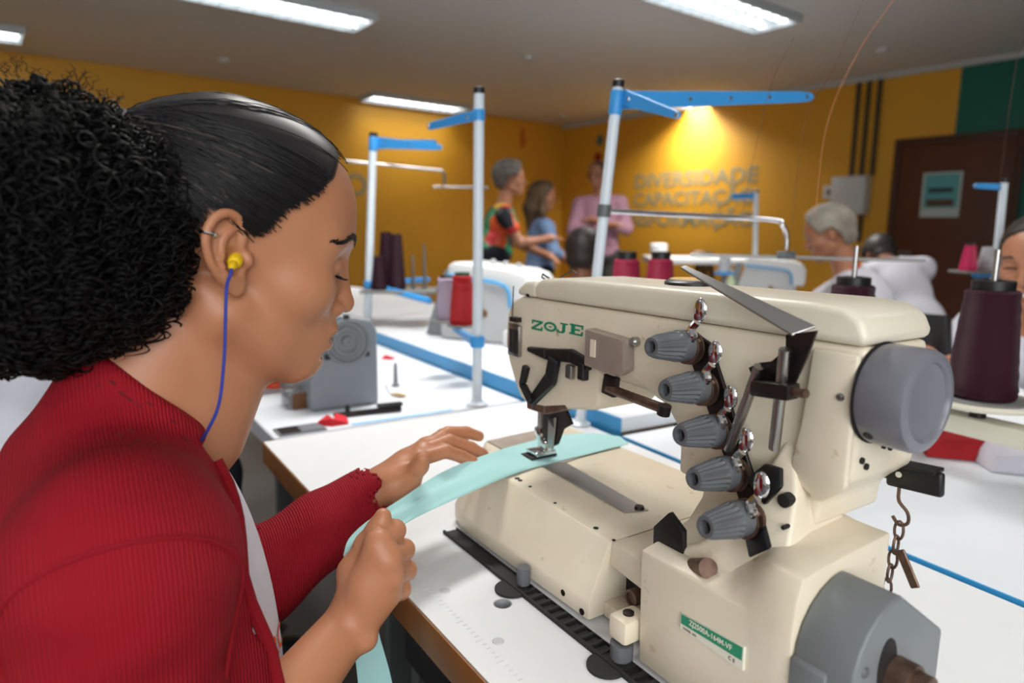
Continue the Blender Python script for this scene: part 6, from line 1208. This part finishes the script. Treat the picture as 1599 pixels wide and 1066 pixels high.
def chair(label, hip, yaw, col=None, back=True):
    root = empty('task_chair', (hip[0], hip[1], 0), yaw, label, 'chair'); mm = col or m_black; z = hip[2] - 0.105
    k = MB(); k.box(-0.2, 0.22, -0.21, 0.21, z - 0.05, z); k.build('seat', mm, root, 0.02, 3); k = MB(); k.tube([(0, 0, 0.07), (0, 0, z - 0.051)], 0.025, 12); k.build('column', m_legsteel, root)
    for i in range(5): a = 2 * PI * i / 5; k = MB(); k.tube([(0, 0, 0.08), (0.27 * math.cos(a), 0.27 * math.sin(a), 0.035)], [0.024, 0.03], 8); k.build('leg', m_black, root)
    if back:
        k = MB(); k.loft([[(-0.24 - 0.03 * (1 - (y / 0.2) ** 2) + dx, y, zz) for y in np.linspace(-0.2, 0.2, 9)] + [(-0.27 - 0.03 * (1 - (y / 0.2) ** 2) + dx, y, zz) for y in np.linspace(0.2, -0.2, 9)] for zz, dx in ((z + 0.12, 0), (z + 0.28, -0.02), (z + 0.40, -0.05))]); k.build('backrest', mm, root, 0.01); k = MB(); k.box(-0.30, -0.24, -0.025, 0.025, z - 0.03, z + 0.20); k.build('back_bracket', m_black, root, 0.004)
    return root
A = np.array
# grey-haired woman in the patterned top, turned right
h_ = at(797, 282, 5.1); hip = A([h_[0] - 0.12, h_[1], 1.0]); n_ = A([h_[0] - 0.05, h_[1], h_[2] - 0.19])
figure('person with round grey afro hair and a green and orange patterned top', hip, R(10), n_, h_, R(5), 0, [(-1, n_ + (0.12, -0.20, -0.26), at(846, 374, 4.95)), (1, n_ + (0.10, 0.22, -0.26), n_ + (0.30, 0.14, -0.34))], m_skin3, mp, m_navy, m_grey, hair_puff, stand_legs(hip, R(10)), sleeve=0.45, girth=1.05)
h_ = at(847, 308, 5.9); hip = A([h_[0] - 0.02, h_[1], 0.82]); n_ = A([h_[0] - 0.01, h_[1], h_[2] - 0.19])
figure('person with long dark hair in a light blue shirt, facing the man in pink', hip, R(15), n_, h_, R(0), 0.1, [(-1, n_ + (0.10, -0.22, -0.26), n_ + (0.28, -0.14, -0.36)), (1, n_ + (0.10, 0.22, -0.26), n_ + (0.30, 0.1, -0.3))], m_skin3, m_blueshirt, m_navy, m_ombre, hair_long, stand_legs(hip, R(15)), sleeve=1.3)
h_ = at(934, 274, 6.3); hip = A([h_[0] + 0.04, h_[1], 0.94]); n_ = A([h_[0] + 0.02, h_[1], h_[2] - 0.19]); yw = R(-105)
fm = figure('person in a pink long-sleeved shirt with folded arms, standing in the far corner', hip, yw, n_, h_, R(-125), 0.05, [(1, n_ + (0.24, -0.10, -0.28), n_ + (-0.05, -0.25, -0.22)), (-1, n_ + (-0.24, -0.08, -0.30), n_ + (0.04, -0.27, -0.26))], m_skin3, m_pinkshirt, m_greytr, mat('short_grey_brown_hair', (92, 66, 58), 0.7), lambda B: hair_short(B, 0.003), stand_legs(hip, yw), sleeve=1.75, girth=1.12)
gl = MB();
for s in (1, -1): gl.tube([fm[2] + fm[3] @ A([0.098 + 0.004 * math.cos(a), s * 0.034 + 0.024 * math.cos(a), 0.006 + 0.018 * math.sin(a)]) for a in np.linspace(0, 2 * PI, 15)], 0.003, 6, False); gl.tube([fm[2] + fm[3] @ A(q) for q in ((0.095, s * 0.058, 0.01), (0.0, s * 0.08, 0.012))], 0.0025, 6)
o = gl.build('glasses', m_black); to_root(o.data, fm[0]); o.parent = fm[0]
# dark-haired person seated with the back to us, behind the machine arm
h_ = at(911, 402, 3.3); yw = R(80); hip = A([h_[0] - 0.02, h_[1] - 0.16, 0.58]); n_ = A([h_[0] - 0.01, h_[1] - 0.05, h_[2] - 0.19])
figure('person with short dark hair seen from behind, just above the machine arm', hip, yw, n_, h_, R(70), 0.2, [(1, n_ + (-0.22, 0.12, -0.24), n_ + (-0.12, 0.34, -0.20)), (-1, n_ + (0.22, 0.12, -0.24), n_ + (0.12, 0.34, -0.20))], m_skin2, m_whitetee, m_jeans, m_dkbrown, lambda B: hair_short(B, 0.016), sit_legs(hip, yw), m_orange)
chair('black task chair under the short-haired person behind the machine arm', hip, yw, back=False)
# grey-haired elder in white, bent to the left
h_ = at(1297, 368, 3.1); yw = R(150); hip = A([h_[0] + 0.30, h_[1] - 0.10, 0.60]); n_ = A([h_[0] + 0.075, h_[1] - 0.02, h_[2] - 0.17])
figure('person with short silver hair in a white tee, bent over work', hip, yw, n_, h_, R(155), 0.35, [(1, n_ + (-0.14, -0.16, -0.26), n_ + (-0.36, 0.0, -0.20)), (-1, n_ + (-0.12, 0.24, -0.24), n_ + (-0.36, 0.16, -0.20))], m_skin3, m_whitetee, m_jeans, m_silver, lambda B: hair_short(B, 0.018), sit_legs(hip, yw), m_orange, girth=1.1)
chair('black task chair under the silver-haired person', hip, yw, back=False)
# person bent right forward: a broad white back
n_ = at(1387, 412, 3.8); h_ = n_ + A([0.06, 0.20, 0.03]); yw = R(92); hip = A([n_[0] + 0.06, n_[1] - 0.30, 0.62])
figure('person bent far forward, showing a broad white back and dark hair', hip, yw, n_, h_, R(92), 0.7, [(1, n_ + (-0.20, 0.14, -0.22), n_ + (-0.16, 0.36, -0.2)), (-1, n_ + (0.20, 0.14, -0.22), n_ + (0.16, 0.36, -0.2))], m_skin2, m_whitetee, m_jeans, m_dkbrown, hair_short, sit_legs(hip, yw), girth=1.0)
chair('black task chair under the person bent far forward', hip, yw, back=False)
bq = at(1462, 486, 2.15); chair('black chair whose curved back shows left of the big purple cone', A([bq[0], bq[1], bq[2] - 0.27]), R(30))
bq = at(1388, 498, 2.66); chair('pale green chair back behind the machine lid, before the broad white back', A([bq[0], bq[1], bq[2] - 0.27]), R(70), mat('pale_green_vinyl', (196, 206, 190), 0.5))
# smiling woman at the right edge
h_ = at(1622, 412, 1.78); yw = R(205); n_ = h_ + A([0.06, 0.03, -0.165]); hip = A([n_[0] + 0.16, n_[1] + 0.10, 0.55])
fs = figure('smiling person with tied dark hair in a white tee, cut by the right edge', hip, yw, n_, h_, R(215), 0.16, [(1, n_ + (0.02, -0.24, -0.24), n_ + (-0.26, -0.22, -0.26)), (-1, n_ + (-0.16, 0.20, -0.20), at(1446, 566, 1.78))], m_skin3, m_whitetee, mat('red_trousers', (150, 14, 24), 0.8), m_dkbrown, hair_tied, sit_legs(hip, yw), m_orange, h=0.006, fine=True, sleeve=1.0, girth=1.1)
for s in (1, -1):
    k = MB(); k.tube([fs[2] + fs[3] @ A([0.092 + 0.006 * math.cos(a), s * 0.034 + 0.018 * a, 0.030 + 0.004 * math.cos(a * 2)]) for a in np.linspace(-1, 1, 9)], [0.001, 0.003, 0.0035, 0.0035, 0.003, 0.003, 0.002, 0.0015, 0.001], 6); o = k.build('eyebrow', m_dkbrown); to_root(o.data, fs[0]); o.parent = fs[0]
    k = MB(); k.tube([fs[2] + fs[3] @ A([0.0865 + 0.003 * math.cos(a), s * 0.032 + 0.014 * a, 0.004 - 0.002 * a * a]) for a in np.linspace(-1, 1, 9)], 0.0022, 6); o = k.build('lid_line', m_hair); to_root(o.data, fs[0]); o.parent = fs[0]
k = MB(); k.ball((0, 0, 0), (0.006, 0.020, 0.0045)); me = k.mesh('teeth'); me.transform(Matrix.Translation(Vector(fs[2] + fs[3] @ A([0.0975, 0, -0.0625]))) @ Matrix(fs[3].tolist()).to_4x4()); link_mesh('teeth', to_root(me, fs[0]), m_eye, fs[0])
chair('black task chair under the smiling person', hip, yw, back=False)
# person in white behind the ponytail
yw = math.atan2(VV[1], VV[0]); hp = T(-0.55, -0.42); hip = A([hp[0], hp[1], 0.56]); n_ = A([hp[0] + 0.14, hp[1] + 0.09, 1.0]); h_ = n_ + A([0.09, 0.06, 0.15])
figure('person in a creased white tee seen behind the ponytail at the left edge', hip, yw, n_, h_, yw, 0.4, [(1, n_ + (0.0, 0.24, -0.24), n_ + (0.24, 0.24, -0.16)), (-1, n_ + (0.22, -0.10, -0.24), n_ + (0.36, 0.08, -0.16))], m_skin2, m_whitetee, m_jeans, m_dkbrown, hair_short, sit_legs(hip, yw), m_orange, girth=1.1)
chair('black task chair under the person behind the ponytail', hip, yw, back=False)
